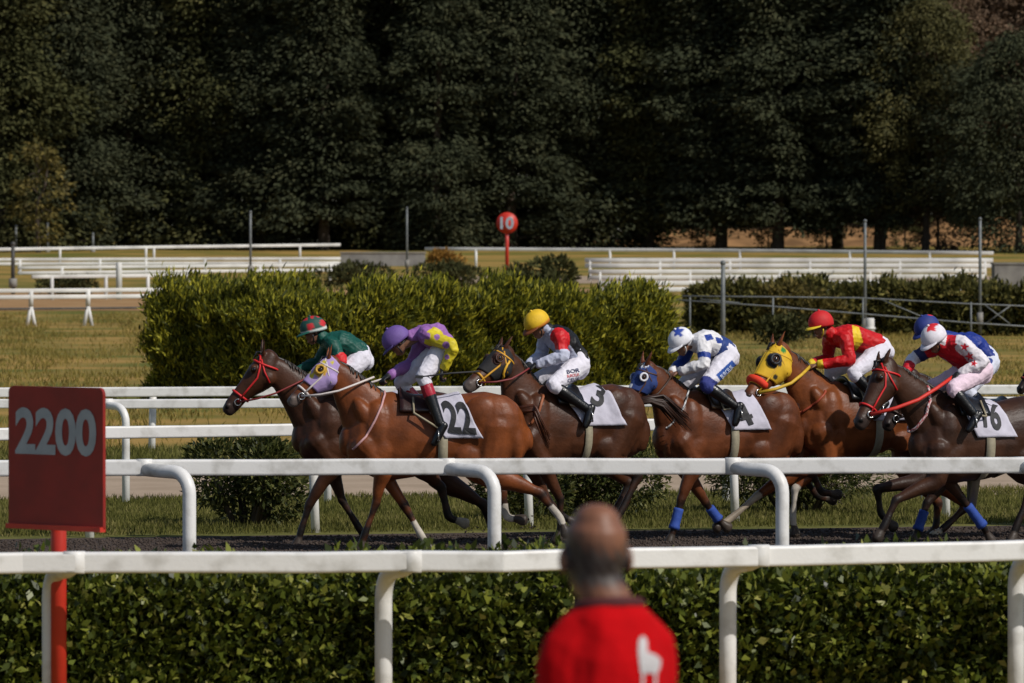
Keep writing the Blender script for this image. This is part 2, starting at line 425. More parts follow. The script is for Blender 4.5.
# thin poles and fence posts
def pole(name, px, y0, y1, d, r, label, group=None, m=None):
    a = at(px, y1, d); b = at(px, y0, d); h = b.z - a.z
    root = empty(name, (a.x, a.y, a.z)); tag(root, label, 'pole', group)
    MB().tube([(0, 0, -.6), (0, 0, h * .5), (0, 0, h)], [r, r * .92, r * .85], 8).build('shaft', m or M_STEEL, root)
    mb = MB(); mb.ball((0, 0, h), r * 1.2, n=8); mb.build('cap', m or M_STEEL, root)
    mb = MB(); mb.tube([(0, 0, -.3), (0, 0, .12)], r * 1.9, 8); mb.build('footing', M_CONC, root)
    return root
G = 'thin grey poles in the field'
pole('slim_pole', 407, 208, 262, 300, .06, 'thin pale pole beside the low grey wall', G)
pole('slim_pole', 250.5, 212, 268, 260, .06, 'thin pale pole above the left part of the conifer hedge', G)
pole('slim_pole', 865, 221, 322, 190, .055, 'grey pole behind the jockey in red', G)
pole('slim_pole', 980, 219, 316, 190, .055, 'grey pole at the far right near the grey block', G)
pole('slim_pole', 723, 263, 350, 168, .072, 'thick grey post with a knob top behind the jockey in white and blue', G)
for px, y0, lab in ((16, 226, 'leftmost'), (47.5, 224, 'tallest'), (93, 234, 'rightmost, shortest')):
    pole('fence_stake', px, y0, 250, 395, .09, lab + ' of three grey stakes below the trees at top left', 'grey stakes')
pole('fence_stake', 13, 244, 281, 262, .1, 'dark iron stake among the far rails at the left edge', None, M_DARKSTEEL)
# pipe barrier at right
root = empty('pipe_barrier', at(677, 340, 180)); tag(root, 'grey galvanised pipe barrier with diagonal braces behind the jockeys at right', 'barrier')
B0 = root.location
def pp(px, py, d=180): return at(px, py, d) - B0
MB().tube([pp(677, 296), pp(773, 297), pp(863, 298), pp(971, 304), pp(1100, 309)], .024, 8).build('rail', M_STEEL, root)
MB().tube([pp(677, 300), pp(767, 306), pp(863, 314), pp(971, 323), pp(1100, 331)], .026, 8).build('rail', M_STEEL, root)
for a, b in (((700, 299), (740, 303)), ((880, 299), (930, 320)), ((985, 305), (1010, 324)), ((1010, 306), (985, 324))): MB().tube([pp(*a), pp(*b)], .022, 6).build('brace', M_STEEL, root)
for px, y0 in ((690, 297), (773, 297), (863, 298), (971, 302), (1060, 306)): MB().tube([pp(px, y0), pp(px, 342)], .028, 8).build('post', M_STEEL, root)
# grey block and low wall
mb = MB(); c = at(1022, 290, 285); mb.box((0, 0, .55), (2.9, 2, 1.5)); mb.box((0, 0, 1.33), (3.0, 2.1, .08)); tag(mb.build('concrete_block', M_CONC, loc=c, smooth=False), 'plain grey concrete block at the right end of the far rails', 'wall')
mb = MB(); c = at(383, 266, 318); mb.box((0, 0, .35), (4.7, 1.2, .7)); mb.box((0, 0, .75), (4.8, 1.3, .07)); tag(mb.build('low_wall', M_CONC, loc=c, smooth=False), 'low grey wall among bushes behind the conifer hedge', 'wall')

# "10" sign
c = at(507, 262, 300); root = empty('distance_sign', c); tag(root, 'round red distance sign on a red pole reading 10 in white', 'sign')
zc = at(507, 223, 300).z - c.z; rr = 10.8 / F * 300
MB().tube([(0, 0, -.5), (0, 0, zc)], .10, 10).build('pole', M_REDPOLE, root)
MB().tube([(0, -.12, zc), (0, -.17, zc)], rr, 32, up=(0, 0, 1)).build('disc', M_REDPOLE, root)
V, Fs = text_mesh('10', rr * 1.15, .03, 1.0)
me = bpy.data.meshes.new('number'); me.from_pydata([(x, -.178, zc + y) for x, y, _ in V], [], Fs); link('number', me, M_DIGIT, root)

# "2200" board
BD = 37.42; BA = math.radians(41)
c = at(57.5, 700, BD); c.z = 0; PO = Vector((.042, 0, 0)); root = empty('distance_board', c, 0); tag(root, 'dark red rectangular distance board on a red pole reading 2200', 'sign')
z0 = at(57, 529, BD).z; z1 = at(57, 386.5, BD).z; bw = 101.5 / F * BD / math.cos(BA)
RB = Matrix.Rotation(-BA, 3, 'Z')
def rounded(wd, h0, h1, r):
    out = []
    for cx, cz, a0 in ((wd / 2 - r, h0 + r * .3, -90), (wd / 2 - r, h1 - r, 0), (-wd / 2 + r, h1 - r, 90), (-wd / 2 + r, h0 + r * .3, 180)):
        rr_ = r * .3 if cz < (h0 + h1) / 2 else r
        for k in range(5): t = math.radians(a0 + 90 * k / 4); out.append((cx + (r - rr_) * (1 if cx > 0 else -1) + rr_ * math.cos(t), cz + rr_ * math.sin(t)))
    return out
o2 = rounded(bw, z0, z1, .045); n = len(o2)
mb = MB(); mb.add([PO + RB @ Vector((x, -.075, z)) for x, z in o2] + [PO + RB @ Vector((x, -.050, z)) for x, z in o2], [list(range(n)), list(range(n, 2 * n))[::-1]] + [[i, i + n, (i + 1) % n + n, (i + 1) % n] for i in range(n)])
mb.build('panel', M_RED, root, smooth=False)
lip = MB().box((0, 0, 0), (bw * 1.0, .05, .032)).build('bottom_lip', M_REDPOLE, root, smooth=False)
lip.location = PO + RB @ Vector((.0, -.078, z0 + .012)); lip.rotation_euler = (0, 0, -BA)
MB().tube([(.005, .045, -.3), (.005, .045, 1.2), (.005, .045, z1 - .15)], .052, 14).build('pole', M_REDPOLE, root)
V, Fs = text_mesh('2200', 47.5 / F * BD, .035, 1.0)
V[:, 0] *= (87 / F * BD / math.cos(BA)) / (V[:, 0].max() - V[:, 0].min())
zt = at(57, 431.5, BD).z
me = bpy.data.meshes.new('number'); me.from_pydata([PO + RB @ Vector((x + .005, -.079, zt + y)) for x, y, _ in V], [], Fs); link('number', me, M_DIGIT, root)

# ================================================================== VEGETATION
L_LAUREL = leaf_mat('laurel_leaf', [(0, (.014, .022, .004)), (.6, (.088, .112, .013)), (.92, (.21, .225, .03)), (1, (.34, .32, .09))], .42, .22, .38)
L_CONIFER = leaf_mat('conifer_spray', [(0, (.022, .03, .006)), (.5, (.14, .15, .016)), (1, (.46, .41, .036))], .6, .3, .25)
L_FARHEDGE = leaf_mat('far_hedge_leaf', [(0, (.03, .032, .01)), (.6, (.10, .095, .025)), (1, (.19, .165, .045))], .8, .2, .15)
L_BUSH = leaf_mat('bush_leaf', [(0, (.018, .027, .006)), (.6, (.07, .082, .018)), (1, (.18, .17, .05))], .55, .25, .3)
L_PINE = leaf_mat('dark_pine_needles', [(0, (.028, .033, .021)), (.6, (.052, .058, .032)), (1, (.082, .080, .042))], 1.0, .1, .0, patch=.5, pscale=.35)
L_PINE2 = leaf_mat('olive_pine_needles', [(0, (.036, .041, .019)), (.6, (.072, .073, .030)), (1, (.115, .105, .042))], 1.0, .1, .0, patch=.5, pscale=.35)
L_BROAD = leaf_mat('sunlit_green_leaf', [(0, (.03, .03, .01)), (.6, (.075, .07, .022)), (1, (.14, .12, .04))], .7, .15, .2, patch=.5, pscale=.4)
L_BROWN = leaf_mat('brownish_leaf', [(0, (.09, .062, .042)), (.6, (.17, .115, .075)), (1, (.26, .17, .11))], .8, .15, .15, patch=.4, pscale=.3)
L_YELLOW = leaf_mat('yellow_green_leaf', [(0, (.05, .04, .012)), (.6, (.11, .09, .022)), (1, (.2, .15, .04))], .7, .2, .2)
L_ORANGE = leaf_mat('orange_dry_leaf', [(0, (.14, .07, .015)), (1, (.38, .20, .04))], .8, .2, .2)
L_GRASS = leaf_mat('grass_blade', [(0, (.06, .066, .014)), (.6, (.14, .135, .032)), (1, (.30, .25, .10))], .8, .3, .15, patch=.4, pscale=.8)
L_DRY = leaf_mat('dry_grass_blade', [(0, (.12, .115, .025)), (.6, (.25, .19, .05)), (1, (.42, .29, .11))], .9, .3, .1, patch=.6, pscale=.25)
M_CORE = mat('dark_hedge_interior', (.006, .008, .003), 1.0, (.012, .014, .006), 8, spec=.05)  # near-black: the deep shade inside a hedge put into the core's colour

def leafy_box(name, label, cat, path, h, depth, n, L, W, mleaf, group=None, top=.35, jit=.1, updir=.4, rand=.6, lean=0.0, core=True, bulge=.06, end=.15):
    """clipped hedge along a ground path: near-black solid core against see-through, leaves over its faces"""
    P0 = [Vector((X(px, d), d, float(gz(d)))) for px, d in path]; base = P0[0].copy(); P0 = [p - base for p in P0]
    seg = [(P0[i + 1] - P0[i]).length for i in range(len(P0) - 1)]; cum = np.concatenate([[0], np.cumsum(seg)]); tot = cum[-1]
    A = np.array([list(p) for p in P0])
    def frame(s):
        pos = np.stack([np.interp(s, cum, A[:, k]) for k in range(3)], 1)
        e = .35; t = np.stack([np.interp(s + e, cum, A[:, k]) - np.interp(s - e, cum, A[:, k]) for k in range(3)], 1); t /= np.linalg.norm(t, axis=1, keepdims=True)
        return pos, t, np.stack([t[:, 1], -t[:, 0], 0 * t[:, 0]], 1)
    ph = rng.uniform(0, 6.28, 6)
    lump = lambda s, z: bulge * (np.sin(s * 2.3 + ph[0]) + .8 * np.sin(s * 5.1 + 2 * z + ph[1]) + .7 * np.sin(z * 5 + s * 1.2 + ph[2]) + .6 * np.sin(s * 9 + ph[3] + z * 7))
    kind = rng.random(n); s = rng.uniform(0, tot, n); z = rng.uniform(0, 1, n) * h; o = rng.uniform(-.5, .5, n) * depth
    front = kind < (1 - top - end); tp = (kind >= 1 - top - end) & (kind < 1 - end); ed = kind >= 1 - end
    off = np.where(front, depth / 2, o); z = np.where(tp, h, z); s = np.where(ed, np.where(rng.random(n) < .6, 0, tot), s)
    back = front & (rng.random(n) < .14); off = np.where(back, -depth / 2, off)
    pos, t, nn = frame(s); lp = lump(s, z) + rng.normal(size=n) * jit - jit * .5
    out = np.where(front[:, None], nn * np.where(back, -1, 1)[:, None], np.where(tp[:, None], np.array([0, 0, 1.]), t * np.where(s < tot / 2, -1, 1)[:, None]))
    round_ = np.where(front, -.25 * depth * np.clip((z - .82 * h) / (.18 * h), 0, 1) ** 2, 0)
    P = pos + nn * off[:, None] + out * (lp + round_)[:, None]; P[:, 2] += z
    D = out * .75 + rng.normal(size=(n, 3)) * rand; D[:, 2] += updir; D[:, 0] += lean
    root = empty(name, base); tag(root, label, cat, group)
    link('foliage', leaf_cloud('foliage', P, D, L * rng.uniform(.6, 1.25, n), W * rng.uniform(.7, 1.2, n)), mleaf, root)
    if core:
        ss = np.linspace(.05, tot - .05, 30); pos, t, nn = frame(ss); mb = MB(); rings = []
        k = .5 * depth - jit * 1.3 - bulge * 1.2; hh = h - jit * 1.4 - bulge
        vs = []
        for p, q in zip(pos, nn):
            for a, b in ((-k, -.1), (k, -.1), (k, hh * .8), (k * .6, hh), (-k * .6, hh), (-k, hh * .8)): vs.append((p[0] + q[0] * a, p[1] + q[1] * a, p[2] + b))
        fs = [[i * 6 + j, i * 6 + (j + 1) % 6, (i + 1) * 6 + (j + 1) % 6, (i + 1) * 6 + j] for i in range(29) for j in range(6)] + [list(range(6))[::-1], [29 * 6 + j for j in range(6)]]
        mb.add(vs, fs); mb.build('dark_core', M_CORE, root, smooth=False)  # added solid core, closes the gaps between leaves with darkness
    return root

leafy_box('clipped_hedge', 'clipped broad-leaved green hedge right behind the nearest white rail', 'hedge', [(-160, 39.0), (1180, 40.2)], .925, 1.4, 48000, .085, .05, L_LAUREL, top=.26, jit=.06, updir=.25, bulge=.04, end=.02)
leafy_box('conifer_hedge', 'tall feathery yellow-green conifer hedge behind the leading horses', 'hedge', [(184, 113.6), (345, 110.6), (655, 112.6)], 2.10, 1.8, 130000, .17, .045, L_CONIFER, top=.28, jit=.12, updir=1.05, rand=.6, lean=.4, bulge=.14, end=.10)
leafy_box('low_far_hedge', 'long dark green hedge behind the pipe barrier at right', 'hedge', [(694, 196), (1090, 192)], 1.62, 1.6, 16000, .26, .11, L_FARHEDGE, top=.35, jit=.12, bulge=.1)

def bush(name, label, px, d, ybase_h, wd, h, n, L, W, m, group=None, dep=None, flat=0.0, lumps=7):
    """loose shrub: leaves over several uneven clumps plus stems"""
    base = Vector((X(px, d), d, float(gz(d)))); root = empty(name, base); tag(root, label, 'bush', group)
    cs = [(np.array([rng.uniform(-.5, .5) * wd * .72, rng.uniform(-.3, .3) * (dep or wd * .6), h * rng.uniform(.35, .72)]), np.array([wd * rng.uniform(.18, .3), (dep or wd * .6) * rng.uniform(.25, .4), h * rng.uniform(.26, .38)])) for _ in range(lumps)]
    P, D = [], []
    for c, r in cs:
        u = unit(n // lumps); rad = rng.uniform(.6, 1.08, (len(u), 1)) ** .6
        p = c + u * r * rad; p[:, 2] = np.abs(p[:, 2]); P.append(p); D.append(u * .8 + rng.normal(size=u.shape) * .5 + np.array([0, 0, .3]))
    P = np.concatenate(P); D = np.concatenate(D)
    link('foliage', leaf_cloud('foliage', P, D, L * rng.uniform(.6, 1.3, len(P)), W * rng.uniform(.6, 1.2, len(P))), m, root)
    mb = MB()
    for c, r in cs: mb.tube([(c[0] * .3, c[1] * .3, -.05), (c[0] * .7, c[1] * .7, c[2] * .5), tuple(c)], [.03 * h, .02 * h, .01 * h], 6)
    mb.build('stems', M_BARK, root)
    return root
bush('leafy_bush', 'dark leafy bush beyond the track at left, left of the leading horse legs', 247, 64.3, 0, 1.35, 1.08, 7000, .085, .04, L_BUSH, dep=.9, lumps=11)
bush('leafy_bush', 'bright green bush beyond the track behind the bald man', 606, 66.3, 0, 1.45, 1.12, 7500, .075, .036, L_BUSH, dep=.9, lumps=11)
bush('scrubby_bush', 'wide dull scrub beyond the track under the horses at right', 800, 67.4, 0, 2.6, .98, 9000, .12, .022, L_BUSH, dep=1.0, lumps=14)
bush('scrubby_bush', 'small dark scrub behind the legs of the bay horse in the purple hood', 515, 65.6, 0, 1.1, .8, 3500, .1, .025, L_BUSH, dep=.7, lumps=8)
bush('round_shrub', 'dark rounded shrub below the red 10 sign', 543, 240, 0, 3.4, 2.3, 2600, .3, .13, L_PINE2, dep=2)
bush('low_shrub', 'low dark shrub at left of the grey wall behind the conifer hedge', 350, 285, 0, 4.2, 1.4, 1500, .3, .13, L_PINE2, dep=2)
bush('low_shrub', 'low dark shrub at right of the grey wall behind the conifer hedge', 455, 285, 0, 3.6, 1.35, 1500, .3, .13, L_PINE2, dep=2)
bush('dry_bush', 'orange dry bush beyond the far rail above the conifer hedge', 448, 335, 0, 2.2, 1.2, 900, .3, .14, L_ORANGE, dep=1.2)
bush('yellow_shrub', 'yellow-green shrub in front of the far hedge at right', 803, 187, 0, 2.7, 1.85, 2400, .22, .1, L_YELLOW, dep=1.2)
bush('dark_shrub', 'dark shrub under the yellow-green one behind the jockey in red', 782, 176, 0, 1.4, 1.0, 1000, .22, .1, L_PINE2, dep=.8)
bush('low_shrub', 'low overgrown green shrub under the far rails at left', 60, 275, 0, 3.0, .9, 1100, .28, .12, L_PINE2, dep=1.4)

# grass blades
def grass(name, x0, x1, d0, d1, n, hgt, wd, m, edge=None, dens=None):
    x = rng.uniform(x0, x1, n); d = rng.uniform(d0, d1, n)
    if dens is not None: k = rng.random(n) < dens(x, d); x, d = x[k], d[k]; n = len(x)
    if edge: d = d + edge(x)
    P = np.stack([x, d, gz(d)], 1); D = rng.normal(size=(n, 3)) * .38; D[:, 2] = 1
    L = hgt * rng.uniform(.4, 1.5, n)
    tag(link(name, leaf_cloud(name, P, D, L, wd, 0.1), m), None, None, kind='stuff')
grass('verge_grass', -7, 8, 62.7, 71.5, 90000, .075, .012, L_GRASS, lambda x: .26 * np.clip(x + 2.18, -9, 9))
grass('verge_grass', -8, 8, 78.6, 87, 30000, .13, .02, L_GRASS)
tuft = lambda x, d: np.clip(.15 + .9 * (np.sin(x * 1.1 + .6 * np.sin(d * .15)) * np.sin(d * .13 + x * .2) > -.1), 0, 1)
grass('dry_field_grass', -22, 20, 87, 235, 110000, .16, .03, L_DRY, dens=tuft)

# clods and crumbs of loose dirt on the track, thicker along the hoof line
def clods(name, n, x0, x1, d0, d1, r0, r1, m, zf=None):
    V, Q = [], []
    base = np.array([(1, 0, 0), (0, 1, 0), (-1, 0, 0), (0, -1, 0), (0, 0, .8), (0, 0, -.5)], float)
    fs = np.array([(0, 1, 4), (1, 2, 4), (2, 3, 4), (3, 0, 4), (1, 0, 5), (2, 1, 5), (3, 2, 5), (0, 3, 5)])
    x = rng.uniform(x0, x1, n); d = rng.uniform(d0, d1, n) + .26 * np.clip(x + 2.18, -9, 9) * (d0 > 50); r = rng.uniform(r0, 1, n) ** 3 * r1
    z = .012 + (0 if zf is None else zf(n))
    sc_ = rng.uniform(.6, 1.4, (n, 6, 1)) * base[None] * r[:, None, None]; V = sc_ + np.stack([x, d, z + 0 * x], 1)[:, None, :]
    Q = fs[None] + (np.arange(n) * 6)[:, None, None]
    tag(link(name, mesh_np(name, V.reshape(-1, 3), Q.reshape(-1, 3)), m), None, None, kind='stuff')
clods('dirt_clods', 42000, -8, 9, 56.5, 62.0, .4, .024, M_DIRT)

# ---- trees
def crown_mesh(name, R, H, z0, n_clumps, per, leaf, seed, shape='cone', droop=.25):
    r = np.random.default_rng(seed); P, D, Nn = [], [], []
    for i in range(n_clumps):
        t = r.random() ** .9; a = r.uniform(0, 2 * PI)
        prof = {'cone': (1 - t) ** .55 * (.75 + .25 * math.sin(t * 23 + seed)), 'round': math.sqrt(max(0, 1 - (2 * t - .9) ** 2 * .85)), 'col': (1 - t ** 3) * (.8 + .2 * math.sin(t * 17 + seed))}[shape]
        rad = R * prof * (r.uniform(.55, 1.08)) * (1 + .18 * math.sin(a * 3 + seed + t * 5))
        c = np.array([math.cos(a) * rad, math.sin(a) * rad, z0 + t * (H - z0)])
        cr = np.array([1.15, 1.15, .62]) * r.uniform(.6, 1.25) * (R / 3.2)
        out = np.array([math.cos(a), math.sin(a), -droop])
        u = unit(per, r); p = c + u * cr * (1 + .25 * r.normal()) * r.uniform(.2, 1.15, (per, 1)) ** .6
        p[:, 2] -= .25 * np.linalg.norm(p[:, :2] - c[:2], axis=1)
        P.append(p); D.append(out * .9 + u * .25 - np.array([0, 0, .25]) + r.normal(size=(per, 3)) * .45); Nn.append(u + np.array([0, 0, .45]))
    P = np.concatenate(P); D = np.concatenate(D)
    return leaf_cloud(name, P, D, leaf * r.uniform(.6, 1.3, len(P)), leaf * .5 * r.uniform(.7, 1.2, len(P)), .1, r, np.concatenate(Nn))

def trunk_mesh(H, r0, z0, seed, R):
    r = random.Random(seed); mb = MB()
    pts = [(r.uniform(-.15, .15) * k, r.uniform(-.15, .15) * k, -.4 + (H * .93 + .4) * k / 6) for k in range(7)]
    mb.tube(pts, [r0 * (1.25 if k == 0 else 1 - .85 * k / 6) for k in range(7)], 9)
    for k in range(16):
        z = z0 + (H * .85 - z0) * k / 16; a = r.uniform(0, 6.28); L = R * .7 * (1 - .6 * k / 16)
        mb.tube([(0, 0, z), (math.cos(a) * L * .5, math.sin(a) * L * .5, z + .25), (math.cos(a) * L, math.sin(a) * L, z + .1)], [r0 * .3, r0 * .2, r0 * .08], 5)
    return mb.mesh('trunk')
CROWNS = {}
def crown_var(k):
    if k not in CROWNS:
        sd, shape, R, H, z0, nc, per, leaf = {
            'pineA': (11, 'cone', 3.8, 29, .6, 430, 150, .34), 'pineB': (12, 'col', 3.5, 27, .8, 410, 150, .34), 'pineC': (13, 'cone', 4.4, 30, .6, 460, 150, .34),
            'pineD': (14, 'col', 3.5, 26, 2.1, 390, 150, .34), 'broad': (15, 'round', 3.9, 17, 3.0, 240, 140, .30), 'small': (16, 'round', 1.5, 6.3, .8, 60, 26, .30), 'dark': (17, 'round', 5.0, 15, .3, 300, 150, .32), 'scrub': (18, 'round', 2.4, 6.2, .2, 110, 30, .36)}[k]
        CROWNS[k] = (crown_mesh('crown', R, H, z0, nc, per, leaf, sd, shape), trunk_mesh(H, .08 + H * .011, z0, sd, R), H, R)
    return CROWNS[k]
def tree(name, label, px, d, k, m, s=1.0, rot=0, group=None, zb=None):
    cm, tm, H, R = crown_var(k); base = (X(px, d), d, (float(gz(d)) if zb is None else zb) - .1)
    root = empty(name, base, rot); root.scale = (s, s, s * random.uniform(.94, 1.08)); tag(root, label, 'tree', group)
    cm2 = cm
    if cm.materials and cm.materials[0] != m: cm2 = CROWNS.setdefault((k, m.name), cm.copy()); cm2.materials.clear()
    if not cm2.materials: cm2.materials.append(m)
    c = bpy.data.objects.new('crown', cm2); C.objects.link(c); c.parent = root; c.scale = (1.28, 1.28, 1) if group else (1, 1, 1)
    if not tm.materials: tm.materials.append(M_BARK)
    t = bpy.data.objects.new('trunk', tm); C.objects.link(t); t.parent = root
    return root
ORD = ['leftmost', 'second from left', 'third from left', 'fourth from left', 'fifth from left', 'sixth from left', 'seventh from left', 'middle', 'ninth from left', 'tenth from left', 'eleventh from left', 'twelfth from left', 'thirteenth from left', 'fourteenth from left', 'rightmost']
kinds = ['pineC', 'pineA', 'pineB', 'pineC', 'pineA', 'pineD', 'pineC', 'pineA', 'pineB', 'pineC', 'pineD', 'pineD', 'pineD', 'pineD', 'pineD']
mats_ = [L_PINE2, L_PINE, L_PINE, L_PINE2, L_PINE, L_PINE, L_PINE2, L_PINE, L_PINE, L_PINE, L_PINE2, L_PINE, L_PINE, L_PINE2, L_PINE]
pxs = [0, 62, 128, 196, 262, 326, 384, 440, 508, 580, 652, 722, 782, 834, 884]
for i, px in enumerate(pxs):
    tree('conifer_tree', 'tall dark conifer in the front row of the wood, ' + ORD[i] + ' of the fifteen', px + random.uniform(-6, 6), 404 + random.uniform(-4, 5), kinds[i], mats_[i], random.uniform(.92, 1.08), random.uniform(0, 6.28), 'tall dark conifers of the wood edge')
tree('leafy_tree', 'green round-headed tree with sunlit side before the wood at right', 925, 398, 'broad', L_BROAD, .98, .4)
tree('dark_tree', 'nearly black spreading tree at the right edge of the wood', 1018, 392, 'dark', L_PINE, 1.0, 1.2)
tree('young_tree', 'small yellow-green young tree before the wood at far left', 38, 392, 'small', L_YELLOW, 1.18, 2)
tree('brown_tree', 'rust-brown bushy tree under the canopy at right', 938, 401, 'scrub', L_BROWN, .95, .3)
for px_, lab_, k_ in ((648, 'low dark scrub at the foot of the wood, leftmost of five patches', .62), (705, 'low dark scrub under the conifers, second patch from left', .5), (768, 'low dark scrub under the conifers, middle of five patches', .42), (826, 'low dark scrub under the conifers, fourth patch from left', .5), (905, 'low dark scrub under the conifers, rightmost of five patches', .55)):
    tree('undergrowth', lab_, px_, 408, 'scrub', L_PINE2, k_, px_)
# the wood behind, one mass
P, D = [], []
for i in list(range(46)) + list(range(-24, 0)) + list(range(46, 66)):
    px = -60 + i * 25 + rng.uniform(-9, 9); d = rng.uniform(413, 440) if -60 + i * 25 < 600 else rng.uniform(466, 486); cm = crown_var(['pineA', 'pineB', 'pineC'][i % 3])[0]
    v = verts_of(cm).reshape(-1, 4, 3)[::4 if 0 <= i < 46 else 7]; s = rng.uniform(1.1, 1.35); a = rng.uniform(0, 6.28)
    R2 = np.array([[math.cos(a), -math.sin(a), 0], [math.sin(a), math.cos(a), 0], [0, 0, 1]])
    q = v @ R2.T * s * np.array([1.25, 1.25, 1.1]); q[:, :, 2] += (4.2 if px > 600 else 2.2); q += np.array([X(px, d), d, 0]); P.append(q[:, :, :])
Pw = np.concatenate(P).reshape(-1, 3)
woodm = mesh_np('woodland', Pw, np.arange(len(Pw)).reshape(-1, 4))
tag(link('woodland', woodm, L_PINE2), None, None, kind='stuff')
P = []
for i in range(20):
    px = 840 + i * 12; d = rng.uniform(440, 462); v = verts_of(crown_var('broad')[0]).reshape(-1, 4, 3)[::2]; s = rng.uniform(.9, 1.2)
    q = v * s; q[:, :, 2] += 11 + rng.uniform(-4, 4); q += np.array([X(px, d), d, 0]); P.append(q)
Pw = np.concatenate(P).reshape(-1, 3)
tag(link('brown_woodland', mesh_np('brown_woodland', Pw, np.arange(len(Pw)).reshape(-1, 4)), L_BROWN), None, None, kind='stuff')
# ================================================================== HORSES
CAM = Vector((0, 0, HC))
Yv = Vector((0, 1, 0)); Zv = Vector((0, 0, 1)); Xv = Vector((1, 0, 0))
class Place:
    """ground frame of a galloping horse: x forward, y to its left (towards the stand), z up"""
    def __init__(s, px, d, yaw):
        psi = math.radians(yaw); s.W = Vector((X(px, d), d, 0)); s.th = PI + psi
        s.M = Matrix.Translation(s.W) @ Matrix.Rotation(s.th, 4, 'Z'); s.I = s.M.inverted(); s.O = s.I @ CAM; s.Ir = s.I.to_3x3()
    def P(s, px, py, y=0.0):
        r = s.Ir @ ray(px, py); return s.O + r * ((y - s.O.y) / r.y)
    def cast(s, bvh, px, py, off=.0):
        r = (s.Ir @ ray(px, py)).normalized(); h = bvh.ray_cast(s.O, r)
        return None if h[0] is None else h[0] + h[1] * off

def strap_pts(pl, bvh, pts, off, sub=5):
    """polyline of measured points laid onto the surface"""
    out = []
    for i in range(len(pts) - 1):
        for k in range(sub):
            t = k / sub; p = pl.cast(bvh, pts[i][0] * (1 - t) + pts[i + 1][0] * t, pts[i][1] * (1 - t) + pts[i + 1][1] * t, off)
            if p is not None: out.append(p)
    p = pl.cast(bvh, *pts[-1], off)
    if p is not None: out.append(p)
    # drop jumps to another body part
    res = out[:1]
    for p in out[1:]:
        if (p - res[-1]).length < .35: res.append(p)
    return res

def mirror_pts(bvh, pts, off):
    out = []
    for p in pts:
        h = bvh.find_nearest(Vector((p.x, -p.y, p.z)))
        if h[0] is not None: out.append(h[0] + h[1] * off)
    return out

def wrap(bvh, axis, ts, ths, fr, off, R=.9, fn=None):
    """patch wrapped round an axis: rays shot inwards from every (t, angle)"""
    V, Q = [], []; nj = len(ths)
    for t in ts:
        c = axis(t); a, b = fr(t)
        for th in ths:
            tt = t if fn is None else fn(t, th)
            if fn is not None: c = axis(tt)
            dr = (a * math.sin(th) + b * math.cos(th)).normalized(); h = bvh.ray_cast(c + dr * R, -dr)
            V.append(h[0] + dr * off if h[0] is not None else c + dr * .12)
    for i in range(len(ts) - 1):
        for j in range(nj - 1): Q.append((i * nj + j, i * nj + j + 1, (i + 1) * nj + j + 1, (i + 1) * nj + j))
    return V, Q

def patch(name, V, Q, m, parent, cols=None, thick=.008):
    me = mesh_np(name, V, Q)
    if cols is not None: paint(me, cols)
    o = link(name, me, m, parent, smooth=True)
    if thick: s = o.modifiers.new('thickness', 'SOLIDIFY'); s.thickness = thick; s.offset = 1
    return o

def tubeobj(name, pts, r, col, parent, m=None, n=8):
    if len(pts) < 2: return None
    me = MB().tube(pts, r, n).mesh(name); paint(me, lin(col)); return link(name, me, m or M_STRAP, parent, smooth=True)

from mathutils import noise as mnoise
def relief(me, layers, seed=0, mask=None):
    n = len(me.vertices); V = verts_of(me); N = np.empty(n * 3, np.float32); me.vertices.foreach_get('normal', N); N = N.reshape(-1, 3); h = np.zeros(n, np.float32)
    for sc_, amp, ridge in layers:
        q = V * np.array(sc_) + seed * .37
        v = np.array([mnoise.noise(p) for p in q.tolist()], np.float32)
        h += amp * ((.35 - np.abs(v)) * 1.6 if ridge else v)
    if mask is not None: h *= mask
    me.vertices.foreach_set('co', (V + N * h[:, None]).ravel()); me.update()

def refine(V, Fs):
    import bmesh
    bm = bmesh.new(); vs = [bm.verts.new(v) for v in V.tolist()]
    for f in Fs:
        try: bm.faces.new([vs[i] for i in f])
        except ValueError: pass
    bmesh.ops.triangulate(bm, faces=bm.faces[:])
    lim = max(v.co.y for v in bm.verts) * .45
    for _ in range(3):
        es = [e for e in bm.edges if e.calc_length() > lim]
        if es: bmesh.ops.subdivide_edges(bm, edges=es, cuts=1); bmesh.ops.triangulate(bm, faces=[f for f in bm.faces if len(f.verts) > 3])
    bm.verts.index_update(); out = np.array([v.co[:] for v in bm.verts]); fs = [[v.index for v in f.verts] for f in bm.faces]; bm.free()
    return out, fs

def put_text(pl, bvh, name, body, cx, cy, hpx, rot, col, parent, bold=.03, sx=1.0, off=.006, m=None, skew=0.0):
    V, Fs = text_mesh(body, hpx, bold, sx); V, Fs = refine(V, Fs); ca, sa = math.cos(rot), math.sin(rot); out = []
    # finer pieces so that the print follows the cloth
    for x, y, _ in V:
        x += skew * y; p = pl.cast(bvh, cx + x * ca - y * sa, cy - (x * sa + y * ca), off); out.append(p)
    good = [p for p in out if p is not None]
    if not good: return None
    out = [p if p is not None else good[0] for p in out]
    Fs = [f for f in Fs if max((out[a] - out[b]).length for a in f for b in f) < .5]
    me = bpy.data.meshes.new(name); me.from_pydata(out, [], Fs); me.update()
    if m is None: paint(me, lin(col))
    return link(name, me, m or M_STRAP, parent)

BAY0 = (.135, .042, .016); DBAY = (.060, .024, .013); CHEST = (.15, .05, .018); BROWN = (.050, .022, .013); MUD = (.20, .14, .09)
BLACK = (.010, .008, .007); STOCK = (.50, .45, .38)

